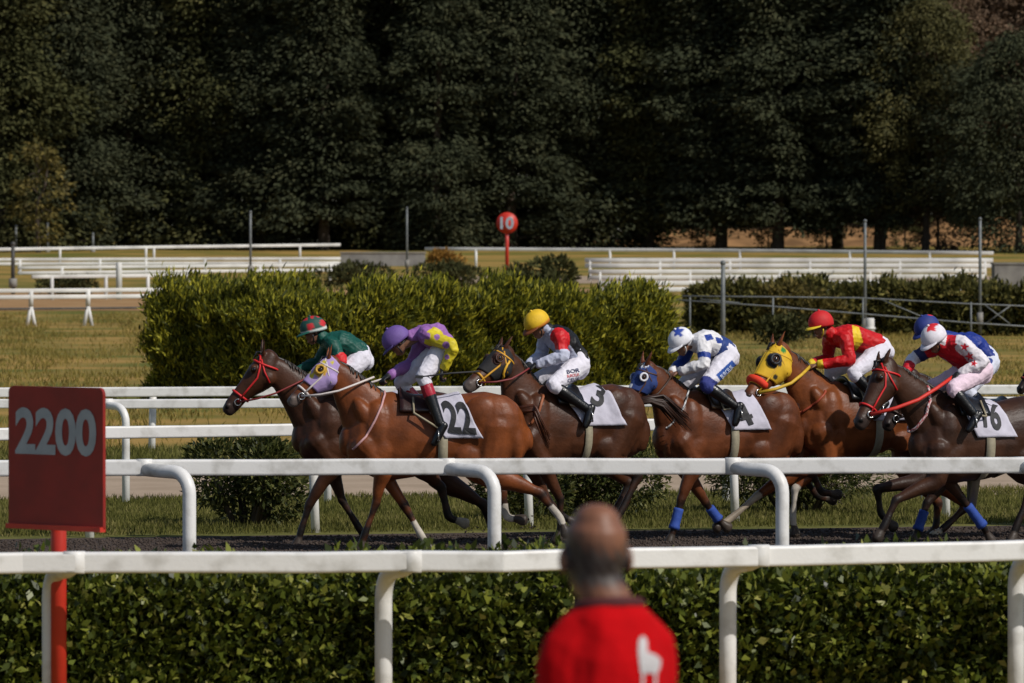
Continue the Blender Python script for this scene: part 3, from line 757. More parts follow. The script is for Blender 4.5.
def make_horse(c):
    pl = Place(c['w'][0], c['d'], c['yaw']); S = F / c['d']; lx = c.get('lx', 1.0)
    wt = pl.P(c['w'][0], c['w'][1]); zW = wt.z; x0 = wt.x
    mb = MB()
    T = [(-1.50, -.36, -.62, .09), (-1.43, -.17, -.74, .18), (-1.28, -.05, -.80, .255), (-1.05, -.005, -.80, .285), (-.80, -.03, -.77, .275), (-.55, -.085, -.82, .275), (-.30, -.085, -.90, .28), (-.08, .0, -.93, .26), (.10, -.05, -.90, .25), (.25, -.18, -.80, .22), (.36, -.34, -.68, .13)]
    xi = np.linspace(T[0][0], T[-1][0], 34); TT = [(x,) + tuple(np.interp(x, [q[0] for q in T], [q[k_] for q in T]) for k_ in (1, 2, 3)) for x in xi]
    mb.loft([((x0 + x * lx, 0, zW + (a + b) / 2), Yv * w_, Zv * ((a - b) / 2)) for x, a, b, w_ in TT], 32)
    for sd in (1, -1):           # haunch, shoulder blade, ribs: the muscle masses under the coat
        mb.ball((x0 - 1.14 * lx, sd * .15, zW - .36), .29 * lx, .155, .33, 16)
        mb.ball((x0 + .06 * lx, sd * .145, zW - .42), .17, .13, .33, 14)
        mb.ball((x0 - .50 * lx, sd * .10, zW - .52), .42 * lx, .20, .30, 16)
        mb.ball((x0 + .27 * lx, sd * .10, zW - .60), .12, .10, .17, 12)
        tilt = Matrix.Rotation(.5, 3, 'Y')
        mb.ball((x0 + .03 * lx, sd * .185, zW - .60), .15, .09, .20, 14, Matrix.Rotation(-.5, 3, 'Y'))     # triceps
        mb.ball((x0 - 1.33 * lx, sd * .135, zW - .44), .12, .105, .30, 14, Matrix.Rotation(.18, 3, 'Y'))    # hamstring
        mb.ball((x0 - 1.02 * lx, sd * .20, zW - .26), .20, .10, .22, 14, tilt)                              # hip
        mb.ball((x0 - .86 * lx, sd * .20, zW - .66), .16, .08, .14, 14)                                     # flank fold
        mb.ball((x0 + .16 * lx, sd * .135, zW - .30), .10, .09, .27, 14, Matrix.Rotation(.55, 3, 'Y'))
    # head and neck
    po = pl.P(*c['poll'], c.get('poll_y', 0)); mz = pl.P(*c['muz'], c.get('muz_y', 0)); L = (mz - po).length; k = L / .62
    f = (mz - po).normalized(); sd = (Yv - f * Yv.dot(f)).normalized(); nn = f.cross(sd)
    if nn.dot(Xv + Zv * .8) < 0: nn = -nn
    HD = [(-.03, .085, .065, .03), (.10, .122, .088, .05), (.24, .142, .098, .062), (.38, .128, .088, .055), (.54, .096, .068, .034), (.72, .075, .056, .018), (.88, .072, .058, .014), (.98, .06, .05, .012)]
    head = MB(); head.loft([(po + f * (t * L) - nn * (dn * k), sd * (w_ * k), nn * (h * k)) for t, h, w_, dn in HD], 18)
    hax = lambda t: po + f * (t * L) - nn * (np.interp(t, [q[0] for q in HD], [q[3] for q in HD]) * k)
    mb.add(head.v, head.f)
    for s_ in (1, -1):
        for q_ in (mb, head):
            q_.ball(po + f * (.27 * L) + sd * (s_ * .075 * k) + nn * (.045 * k), .035 * k)            # brow
            q_.ball(po + f * (.26 * L) + sd * (s_ * .055 * k) - nn * (.11 * k), .075 * k, .05 * k, .075 * k)  # cheek
        mb.ball(po + f * (.93 * L) + sd * (s_ * .038 * k) + nn * (.02 * k), .03 * k)            # nostril rim
        ed = (-f * .75 + nn * c.get('ear', .35) + sd * s_ * .25).normalized(); eb = po + sd * (s_ * .05 * k) + nn * (.05 * k) + f * .02
        mb.loft([(eb, sd * .026, nn * .024), (eb + ed * .07, sd * .030, nn * .022), (eb + ed * .13, sd * .018, nn * .014), (eb + ed * .175, sd * .005, nn * .005)], 10)
    nb = Vector((x0 + .10 * lx, 0, zW - .36)); nt_ = po - nn * (.085 * k) + f * (.08 * L)
    mid = (nb + nt_) * .5 + Vector((-.02, 0, .04)); ax = (nt_ - nb).normalized(); q = (Yv - ax * Yv.dot(ax)).normalized(); up = ax.cross(q)
    if up.z < 0 and up.x > 0: up = -up
    ns = []
    for t, dep, wd in ((0, .33, .17), (.25, .285, .15), (.5, .22, .115), (.75, .165, .09), (.95, .135, .078), (1.05, .10, .07)):
        p = nb * (1 - t) ** 2 + mid * (2 * t * (1 - t)) + nt_ * t * t; ns.append((p, q * wd, up * dep))
    mb.loft(ns, 18)
    legs = []
    feet = []
    for kind, side, pts, style in c['legs']:
        y = .15 * side
        if kind == 'f':
            kn, fe, ho = [pl.P(a, b, y * .85) for a, b in pts]
            e0 = Vector((x0 + .02 * lx, y, zW - .80)); dd = (e0 - kn); e = kn + dd * min(1, .50 / dd.length)
            sh = Vector((x0 + .20 * lx, y * .95, zW - .55)); pc = fe.lerp(ho, .55); ca = kn.lerp(fe, .5)
            mb.limb([sh, e, e.lerp(kn, .45), kn.lerp(e, .12), kn, kn.lerp(fe, .18), ca, fe, pc], [.15, .112, .074, .05, .053, .042, .034, .043, .035], 12)
            j = (kn, fe, ho)
        else:
            hk, fe, ho = [pl.P(a, b, y * .9) for a, b in pts]
            s0 = Vector((x0 - .94 * lx, y, zW - .78)); dd = s0 - hk; st = hk + dd * min(1, .56 / dd.length)
            hp = Vector((x0 - 1.16 * lx, y * .95, zW - .36)); pc = fe.lerp(ho, .55); ca = hk.lerp(fe, .5)
            mb.limb([hp, hp.lerp(st, .55) , st, st.lerp(hk, .5), hk.lerp(st, .14), hk, hk.lerp(fe, .2), ca, fe, pc], [.23, .20, .155, .095, .055, .062, .05, .038, .046, .037], 14, flat=.8)
            j = (hk, fe, ho)
        # hoof: flared cone below the pastern
        hd = (j[2] - pc); hd = hd.normalized() if hd.length > 1e-4 else -Zv
        sdv = Yv - hd * Yv.dot(hd); sdv.normalize(); fw = hd.cross(sdv)
        mb.loft([(pc - hd * .015, sdv * .036, fw * .038), (pc + hd * .03, sdv * .047, fw * .052), (pc + hd * .085, sdv * .057, fw * .066)], 12)
        feet.append((kind, side, j, pc, pc + hd * .08, style))
    body = remesh(mb, 'racehorse', .0135, 7, .5)
    # tendons, veins and muscle bundles: fine relief in the surface itself
    relief(body, [((2.6, 5, 3.6), .007, False), ((7, 9, 6), .0018, True)], c['w'][0])
    V = verts_of(body); n = len(V)
    base = np.array(c['coat'], np.float32); col = np.tile(base, (n, 1))
    def blend(mask, cc):
        nonlocal col
        mask = np.clip(mask, 0, 1)[:, None]; col = col * (1 - mask) + np.array(cc, np.float32) * mask
    # belly and flank a little paler, topline a little darker; black points on the legs, sooty muzzle
    blend(.35 * np.clip((zW - .15 - V[:, 2]) / .5, 0, 1) * (V[:, 2] > zW - .9), np.array(base) * 1.25)
    for kind, side, (j0, fe, ho), pc, hv, style in feet:
        for a, b, tt in ((j0, fe, 0), (fe, ho, 1)):
            dd, t = seg_dist(V, a, b)
            near = dd < .085
            sub = V - np.array(j0); low = np.clip(((sub @ np.array((fe - j0).normalized())) + .09) / .09, 0, 1)
            cc = BLACK if c.get('points', True) else np.array(base) * .6
            blend(near * low * (.72 + .2 * np.sin(V[:, 2] * 40 + V[:, 0] * 25)), cc)
            mudm = np.array([mnoise.noise(p_) for p_ in (V * 18).tolist()]) if tt == 0 and False else 0
        if style in ('sock', 'stock', 'mud'):
            st0 = {'sock': .72, 'stock': .05, 'mud': .05}[style]; a = j0.lerp(fe, st0)
            for p, q_ in ((a, fe), (fe, ho)):
                dd, t = seg_dist(V, p, q_); blend((dd < .075) * 1.0, STOCK if style != 'mud' else (.38, .31, .23))
        dd, t = seg_dist(V, pc.lerp(hv, .35), hv); blend((dd < .062) * 1.0, c.get('hoof', (.06, .045, .035)) if style != 'pale' else (.42, .36, .27))
    dd = np.linalg.norm(V - np.array(mz - nn * .01), axis=1); blend(np.clip((.17 - dd) / .07, 0, 1) * .85, c.get('muzzle', (.035, .025, .022)))
    for s_ in (1, -1):
        dd = np.linalg.norm(V - np.array(po + f * (.955 * L) + sd * (s_ * .055 * k) + nn * (.018 * k)), axis=1); blend((dd < .024) * 1.0, (.004, .003, .003))
    if c.get('blaze'):
        dd, t = seg_dist(V, po + f * (.3 * L) + nn * (.07 * k), po + f * (.9 * L) + nn * (.07 * k)); blend((dd < .04) * 1.0, STOCK)
    if c.get('grey_nose'):
        dd = np.linalg.norm(V - np.array(mz - nn * .02 + sd * .03), axis=1); blend(np.clip((.12 - dd) / .05, 0, 1) * .6, (.22, .18, .16))
    paint(body, col)
    o = link('racehorse', body, M_COAT, None, pl.W, pl.th, smooth=True); tag(o, c['label'], 'horse', 'racehorses at the gallop')
    bv = bvh_of(body); hb = head.bvh()
    H = dict(pl=pl, o=o, bv=bv, hb=hb, x0=x0, zW=zW, lx=lx, po=po, mz=mz, f=f, sd=sd, nn=nn, k=k, L=L, hax=hax)
    # eyes
    for s_ in (1, -1):
        mbe = MB(); mbe.ball(po + f * (.28 * L) + sd * (s_ * .094 * k) + nn * (.035 * k), .022 * k, n=12); mbe.build('eye', M_EYE, o)
    # mane: short locks along the crest, blown back
    r_ = np.random.default_rng(int(c['w'][0])); mm = MB()
    mm.tube([nb * (1 - t) ** 2 + mid * (2 * t * (1 - t)) + nt_ * t * t + up * (float(np.interp(t, [0, .25, .5, .75, .95, 1.05], [.33, .285, .22, .165, .135, .10])) * .96) for t in np.linspace(.15, 1.0, 14)] + [po + nn * (.06 * k)], .02, 6)
    for i in range(110):
        t = .18 + .80 * i / 110; p = nb * (1 - t) ** 2 + mid * (2 * t * (1 - t)) + nt_ * t * t
        dep = np.interp(t, [0, .25, .5, .75, .95, 1.05], [.33, .285, .22, .165, .135, .10]); p = p + up * (dep * .93)
        s_ = 1 if r_.random() < .72 else -1; dr = (-ax * .5 + up * r_.uniform(.0, .35) + q * s_ * r_.uniform(.25, .8) - Zv * .35).normalized(); Lh = r_.uniform(.06, .13)
        mm.tube([p, p + (up * .35 - ax * .4).normalized() * Lh * .4 + q * s_ * .015, p + dr * Lh], [.012, .010, .003], 5)
    # forelock
    for i in range(5): mm.tube([po + nn * (.05 * k), po + nn * (.1 * k) + f * .04 + sd * r_.uniform(-.03, .03), po + nn * (.085 * k) + f * (.12) + sd * r_.uniform(-.05, .05)], [.014, .012, .004], 5)
    mm.build('mane', M_HAIR, o)
    # tail streaming behind: overlapping locks
    tm = MB(); tb = Vector((x0 - 1.47 * lx, 0, zW - .20))
    for i in range(70):
        a = r_.uniform(-1, 1); b = r_.uniform(-1, 1); Lt = r_.uniform(.65, .95) * c.get('tail', 1.0); dr = c.get('taildir', (-1, -.55))
        e = tb + Vector((dr[0] * Lt * .8, a * .11, dr[1] * Lt * .8 + b * .10))
        tm.tube([tb + Vector((.05, a * .02, .0 + b * .02)), tb + Vector((-.10, a * .03, .02 + b * .03)), tb.lerp(e, .55) + Vector((0, a * .02, .10 + b * .02)), e], [.022, .018, .013, .003], 5)
    tm.tube([tb + Vector((.08, 0, 0)), tb, tb + Vector((-.12, 0, .02))], [.035, .04, .03], 8); tme = tm.mesh('tail'); paint(tme, np.array(c['coat']) * c.get('tailk', .45)); link('tail', tme, M_TAIL, o, smooth=True)
    # leg bandages
    for kind, side, (j0, fe, ho), pc, hv, style in feet:
        if style == 'blue':
            a, b = j0.lerp(fe, .30), j0.lerp(fe, 1.04); mw = MB(); P2 = [a.lerp(b, i / 8) for i in range(9)]
            mw.tube(P2, [.052 + .002 * (i % 2) + (.008 if i > 6 else 0) for i in range(9)], 12); me = mw.mesh('bandage'); paint(me, lin((38, 70, 150))); link('bandage', me, M_CLOTH, o, smooth=True)
    # saddle cloth wrapped over the back
    cl = c['cloth']; XR = cl.get('x', (-.22, -.74)); a1 = math.radians(cl.get('ang', 86))
    xs = np.linspace(XR[0], XR[1], 22); ths = np.linspace(-a1, a1, 41)
    axis = lambda x: Vector((x0 + x * lx, 0, zW - .46))
    def slant(t, th): return t - cl.get('slant', .20) * (abs(th) / a1) ** 1.3 - .05 * max(0, 1 - abs(th) / .5) * 0
    Vc, Qc = wrap(bv, axis, xs, ths, lambda t: (Yv, Zv), .022, .9, slant)
    cw = np.tile(np.array(lin(cl.get('col', (190, 187, 200)))), (len(Vc), 1))
    for i_, v_ in enumerate(Vc): v_ += (v_ - axis(0) - Xv * (v_ - axis(0)).x).normalized() * (.010 * mnoise.noise(v_ * 9 + Vector((c['w'][0], 0, 0))) + .006 * mnoise.noise(v_ * 21))
    cloth = patch('saddle_cloth', Vc, Qc, M_CLOTH, o, cw, .010)
    cbv = BVHTree.FromPolygons([Vector(v) for v in Vc], [list(q_) for q_ in Qc]); H['cbv'] = cbv
    for body_, cx, cy, hp, rot, sx, skew in cl.get('num', []):
        put_text(pl, cbv, 'number', body_, cx, cy, hp, rot, (20, 20, 24), cloth, cl.get('bold', .035), sx, .019, M_INK, skew)
    # racing saddle
    sx0 = c.get('sx', 0); xs = np.linspace(-.16 + sx0, -.52 + sx0, 10); ths = np.linspace(-.78, .78, 17)
    Vs, Qs = wrap(bv, axis, xs, ths, lambda t: (Yv, Zv), .034, .9); Vs = [v + Zv * (.035 * (1 if i // 17 in (0, 9) else 0)) * (1 if abs(i % 17 - 8) < 4 else 0) for i, v in enumerate(Vs)]
    patch('saddle', Vs, Qs, M_BOOT, o, np.array(lin(c.get('saddle', (22, 22, 24)))), .02)
    # girth round the barrel
    gx = c.get('girth', -.44); ths = np.linspace(.7, 2 * PI - .7, 40)
    Vg, Qg = wrap(bv, axis, [gx + .05, gx - .05], ths, lambda t: (Yv, Zv), .012, .95, lambda t, th: t + .06 * (1 - abs(math.sin(th / 2 + PI / 2))) * 0)
    patch('girth', Vg, Qg, M_STRAP, o, np.array(lin(c.get('girthcol', (150, 142, 120)))), .008)
    # neck strap / breast girth
    for pts, r2, cc, twist in c.get('straps', []):
        sp = strap_pts(pl, bv, pts, r2 * .6, 8); mp = mirror_pts(bv, sp, r2 * .6)
        if len(sp) > 1:
            m2 = MB().tube(sp, r2, 8); m2.tube(mp, r2, 8); m2.tube([sp[0], (sp[0] + mp[0]) / 2 + Zv * .03, mp[0]], r2, 8); m2.tube([sp[-1], (sp[-1] + mp[-1]) / 2 + Xv * .02, mp[-1]], r2, 8)
            me = m2.mesh('breast_strap'); vv = verts_of(me)
            if twist:
                s_ = (np.sin((vv[:, 2] * 1.2 + vv[:, 0]) * 150) > 0)[:, None]; paint(me, np.where(s_, np.array(lin(cc)), np.array(lin(twist))))
            else: paint(me, lin(cc))
            link('breast_strap', me, M_STRAP, o, smooth=True)
    # bridle: noseband, cheek pieces, brow band, head piece, bit rings
    bc = c['bridle']; hfr = lambda t: (sd, nn); br = MB(); full = np.linspace(0, 2 * PI, 25)
    def ring(t0, t1, r=.011, tilt=0):
        Vr, _ = wrap(hb, hax, [t0], full, hfr, .008, .5, (lambda t, th: t + tilt * math.cos(th)))
        br.tube(Vr[:-1] + [Vr[0]], r, 6)
    ring(.70, .74, .013); ring(.12, .14, .012, .05)
    for s_ in (1, -1):
        pts = []
        for t, th in ((.06, .35), (.2, .95), (.35, 1.35), (.55, 1.55), (.80, 1.75)):
            dr = sd * (s_ * math.sin(th)) + nn * math.cos(th); h = hb.ray_cast(hax(t) + dr * .5, -dr)
            if h[0] is not None: pts.append(h[0] + dr * .010)
        br.tube(pts, .011, 6)
        pts2 = []
        for t, th in ((.10, .7), (.22, 1.5), (.30, 2.3)):
            dr = sd * (s_ * math.sin(th)) + nn * math.cos(th); h = hb.ray_cast(hax(t) + dr * .5, -dr)
            if h[0] is not None: pts2.append(h[0] + dr * .010)
        br.tube(pts2, .010, 6)
    me = br.mesh('bridle'); paint(me, lin(bc)); bo = link('bridle', me, M_STRAP, o, smooth=True)
    bits = {}
    for s_ in (1, -1):
        dr = sd * s_ * math.sin(1.8) + nn * math.cos(1.8); h = hb.ray_cast(hax(.80) + dr * .5, -dr); bp = (h[0] if h[0] is not None else hax(.8)) + dr * .014; bits[s_] = bp
        MB().tube([bp + f * (.034 * math.cos(t)) + nn * (.034 * math.sin(t)) for t in np.linspace(0, 2 * PI, 17)], .007, 6).build('bit_ring', M_METAL, bo)
    H['bits'] = bits
    # hood
    hd = c.get('hood')
    if hd:
        ts = np.linspace(hd.get('t0', .0), hd['t1'], 22); ths = np.linspace(0, 2 * PI, 49)
        sl = hd.get('slant', .10)
        Vh, Qh = wrap(hb, hax, ts, ths, hfr, .013, .5, lambda t, th: t - sl * (1 - math.cos(th)) * (t - .2) + .0)
        P = np.array(Vh); cc = np.tile(np.array(lin(hd['col'])), (len(P), 1))
        for s_ in (1, -1):
            ec = np.array(po + f * (.275 * L) + sd * (s_ * .1 * k) + nn * (.03 * k)); dd = np.linalg.norm(P - ec, axis=1)
            cc[dd < .078 * k] = lin(hd['ring'])
        for (t, th, r2, c2) in hd.get('spots', []):
            for s_ in (1, -1):
                dr = sd * s_ * math.sin(th) + nn * math.cos(th); h = hb.ray_cast(hax(t) + dr * .5, -dr)
                if h[0] is not None: cc[np.linalg.norm(P - np.array(h[0]), axis=1) < r2] = lin(c2)
        ho_ = patch('hood', Vh, Qh, M_CLOTH, o, cc, .006)
        for s_ in (1, -1):      # blinker cups round the eyes
            dr = (sd * s_ + nn * .3).normalized(); h = hb.ray_cast(po + f * (.275 * L) + nn * (.025 * k) - nn * .03 * k + dr * .5, -dr)
            e = (h[0] if h[0] is not None else po + f * (.275 * L) + sd * (s_ * .1 * k)) + dr * .02
            u1 = f; u2 = dr.cross(f)
            cup = MB().tube([e + u1 * (.044 * k * math.cos(t)) + u2 * (.040 * k * math.sin(t)) for t in np.linspace(0, 2 * PI, 21)], hd.get('cupr', .013), 8)
            me = cup.mesh('eye_cup'); paint(me, lin(hd['cup'])); link('eye_cup', me, M_STRAP, ho_, smooth=True)
            dk = MB(); dk.ball(e - dr * .012, .038 * k, .034 * k, .016, 14, Matrix((u1, u2, dr)).transposed()); dk.build('eye_hole', M_EYEHOLE, ho_); ey = MB(); ey.ball(e + dr * .004, .019 * k, .015 * k, .008, 12, Matrix((u1, u2, dr)).transposed()); ey.build('eye', M_EYE, ho_)
    if c.get('roll'):
        Vr, _ = wrap(hb, hax, [.66], np.linspace(-2.1, 2.1, 17), hfr, .02, .5); me = MB().tube(Vr, [.018] + [.042] * 15 + [.018], 12).mesh('sheepskin_noseband'); paint(me, lin(c['roll'])); link('sheepskin_noseband', me, M_CLOTH, o, smooth=True)
    for name, pts, r2, cc in c.get('extra', []):
        for pp_ in pts:
            sp = strap_pts(pl, hb, pp_, r2 + .012, 6); tubeobj(name, sp, r2, cc, o)
    return H

# ================================================================== PEOPLE
def project(M, V):
    Vw = V @ np.array(M.to_3x3()).T + np.array(M.translation); d = Vw - np.array([0, 0, HC])
    up = d[:, 2] * CP + d[:, 1] * SP; fw = d[:, 1] * CP - d[:, 2] * SP
    return 512 + F * d[:, 0] / fw, 341.5 - F * up / fw

def in_star(px, py, cx, cy, r, rot=0.0, k=.42):
    a = np.arctan2(py - cy, px - cx) + rot; rad = np.hypot(px - cx, py - cy); s = np.abs(((a / (2 * PI / 5)) % 1) - .5) * 2
    return rad < r * (k + (1 - k) * s ** 1.4)

def ops_paint(V, base, ops, J, M):
    cols = np.tile(np.array(lin(base), np.float32), (len(V), 1)); px, py = project(M, V)
    for op in ops:
        if op[0] == 'seg':
            _, a, b, t0, t1, r, c = op; d, t = seg_dist(V, J[a], J[b]); m = (d < r) & (t >= t0) & (t <= t1)
        elif op[0] == 'ball': m = np.linalg.norm(V - np.array(J[op[1]]), axis=1) < op[2]; c = op[3]
        elif op[0] == 'half': m = ((V - np.array(J['mid'])) @ np.array(J['front']) > op[1]); c = op[2]
        elif op[0] == 'band': d, t = seg_dist(V, J['pelvis'], J['nb']); m = (t > op[1]) & (t < op[2]); c = op[3]
        elif op[0] == 'star': m = in_star(px, py, op[1], op[2], op[3], op[4]) & (V[:, 1] > op[6] if len(op) > 6 else True); c = op[5]
        elif op[0] == 'dot': m = (np.hypot(px - op[1], py - op[2]) < op[3]); c = op[4]
        elif op[0] == 'quad':
            q = op[1]; m = np.ones(len(V), bool)
            for i in range(4):
                x1, y1 = q[i]; x2, y2 = q[(i + 1) % 4]; m &= ((x2 - x1) * (py - y1) - (y2 - y1) * (px - x1)) > 0
            m &= V[:, 1] > 0; c = op[2]
        elif op[0] == 'below': m = V[:, 2] < op[1]; c = op[2]
        cols[m] = lin(c)
    return cols

SKIN = (.20, .095, .055)
def add_head(mb, c, lk, up, k=1.0, kz=1.0):
    sd = up.cross(lk).normalized()
    HS = [(-.118, .030, .040, .030), (-.10, .050, .062, .022), (-.06, .064, .080, .008), (-.01, .072, .092, .0), (.04, .077, .098, -.004), (.072, .075, .094, -.008), (.094, .060, .077, -.010)]
    mb.loft([(c + up * (z * k * kz) + lk * (o * k), sd * (w_ * k), lk * (dp * k)) for z, w_, dp, o in HS], 16)
    mb.loft([(c + lk * (.082 * k) + up * (.03 * k), sd * .009 * k, up * .012 * k), (c + lk * (.105 * k) - up * (.012 * k), sd * .014 * k, up * .014 * k), (c + lk * (.10 * k) - up * (.022 * k), sd * .016 * k, up * .008 * k)], 8)
    mb.ball(c + lk * (.078 * k) - up * (.058 * k), .024 * k, .028 * k, .014 * k, 10)
    mb.ball(c + lk * (.075 * k) - up * (.098 * k), .022 * k, .026 * k, .018 * k, 10)
    mb.ball(c + lk * (.074 * k) + up * (.032 * k), .028 * k, .05 * k, .014 * k, 10)
    for s in (1, -1):
        e = c + sd * (s * .079 * k) - lk * (.008 * k) - up * (.005 * k); R = Matrix((lk, sd, up)).transposed(); mb.ball(e, .018 * k, .010 * k, .034 * k, 10, R)
    return sd

def add_hand(mb, w_, d, side, up, k=1.0):
    """loosely closed hand: palm, four fingers of unequal length curled round a rein, thumb from the side"""
    d = d.normalized(); up = (up - d * up.dot(d)).normalized(); lat = d.cross(up).normalized()
    R = Matrix((d, lat, up)).transposed()
    mb.ball(w_ + d * (.045 * k), .052 * k, .042 * k, .019 * k, 12, R)
    for i, (o, L) in enumerate(((.032, .9), (.011, 1.0), (-.011, .95), (-.031, .78))):
        b = w_ + d * (.075 * k) + lat * (o * k); p1 = b + d * (.034 * k * L) - up * (.012 * k); p2 = p1 - up * (.032 * k * L) - d * (.002 * k); p3 = p2 - d * (.022 * k * L) - up * (.004 * k)
        mb.limb([b - d * (.03 * k), b, p1, p2, p3], [.010 * k, .0105 * k, .0098 * k, .009 * k, .0075 * k], 8, 2)
    t0 = w_ + d * (.028 * k) + lat * (side * .034 * k); mb.limb([t0, t0 + d * (.03 * k) + lat * (side * .022 * k) - up * (.012 * k), t0 + d * (.058 * k) + lat * (side * .014 * k) - up * (.028 * k)], [.014 * k, .0115 * k, .009 * k], 8, 2)

def helmet(parent, hc, lk, up, sd, base, ops, J, M, peak, rim=None, s=1.0):
    V, Q = [], []; nl, nm = 14, 36
    for i in range(nl):
        ph = PI / 2 * (1 - i / (nl - 1) * 1.17)
        for j in range(nm):
            a = 2 * PI * j / nm; r = max(math.cos(ph), .02)
            dip = -.012 * (1 - math.cos(a)) * (i / (nl - 1)) ** 3
            V.append(hc + lk * (.148 * s * r * math.cos(a)) + sd * (.120 * s * r * math.sin(a)) + up * (.128 * s * math.sin(ph) + dip))
    for i in range(nl - 1):
        for j in range(nm): Q.append((i * nm + j, (i + 1) * nm + j, (i + 1) * nm + (j + 1) % nm, i * nm + (j + 1) % nm))
    me = mesh_np('helmet', V, Q); P = verts_of(me); cols = ops_paint(P, base, ops, J, M)
    if rim: cols[(nl - 2) * nm:] = lin(rim)
    # fine seams between the panels of the cover
    paint(me, cols); o = link('helmet', me, M_SHELL, parent, smooth=True); sm = o.modifiers.new('thickness', 'SOLIDIFY'); sm.thickness = .012; sm.offset = -1
    V, Q = [], []; n = 17
    for i, (ext, dz) in enumerate(((.0, -.012), (.03, -.020), (.062, -.034))):
        for j in range(n):
            a = -1.05 + 2.1 * j / (n - 1); q = math.cos(a * 1.4) ** .7 if abs(a * 1.4) < PI / 2 else 0
            V.append(hc + lk * ((.146 * s) * math.cos(a) + ext * q) + sd * (.120 * s * math.sin(a)) + up * (-.012 + dz * (.5 + .5 * q)))
    for i in range(2):
        for j in range(n - 1): Q.append((i * n + j, i * n + j + 1, (i + 1) * n + j + 1, (i + 1) * n + j))
    me = mesh_np('peak', V, Q); paint(me, lin(peak)); p = link('peak', me, M_SHELL, o, smooth=True); sm = p.modifiers.new('thickness', 'SOLIDIFY'); sm.thickness = .006
    MB().ball(hc + up * (.13 * s), .016, n=8).build('button', M_STRAP, o); b = [q for q in o.children if q.name.startswith('button')][0]; paint(b.data, lin(base))
    return o

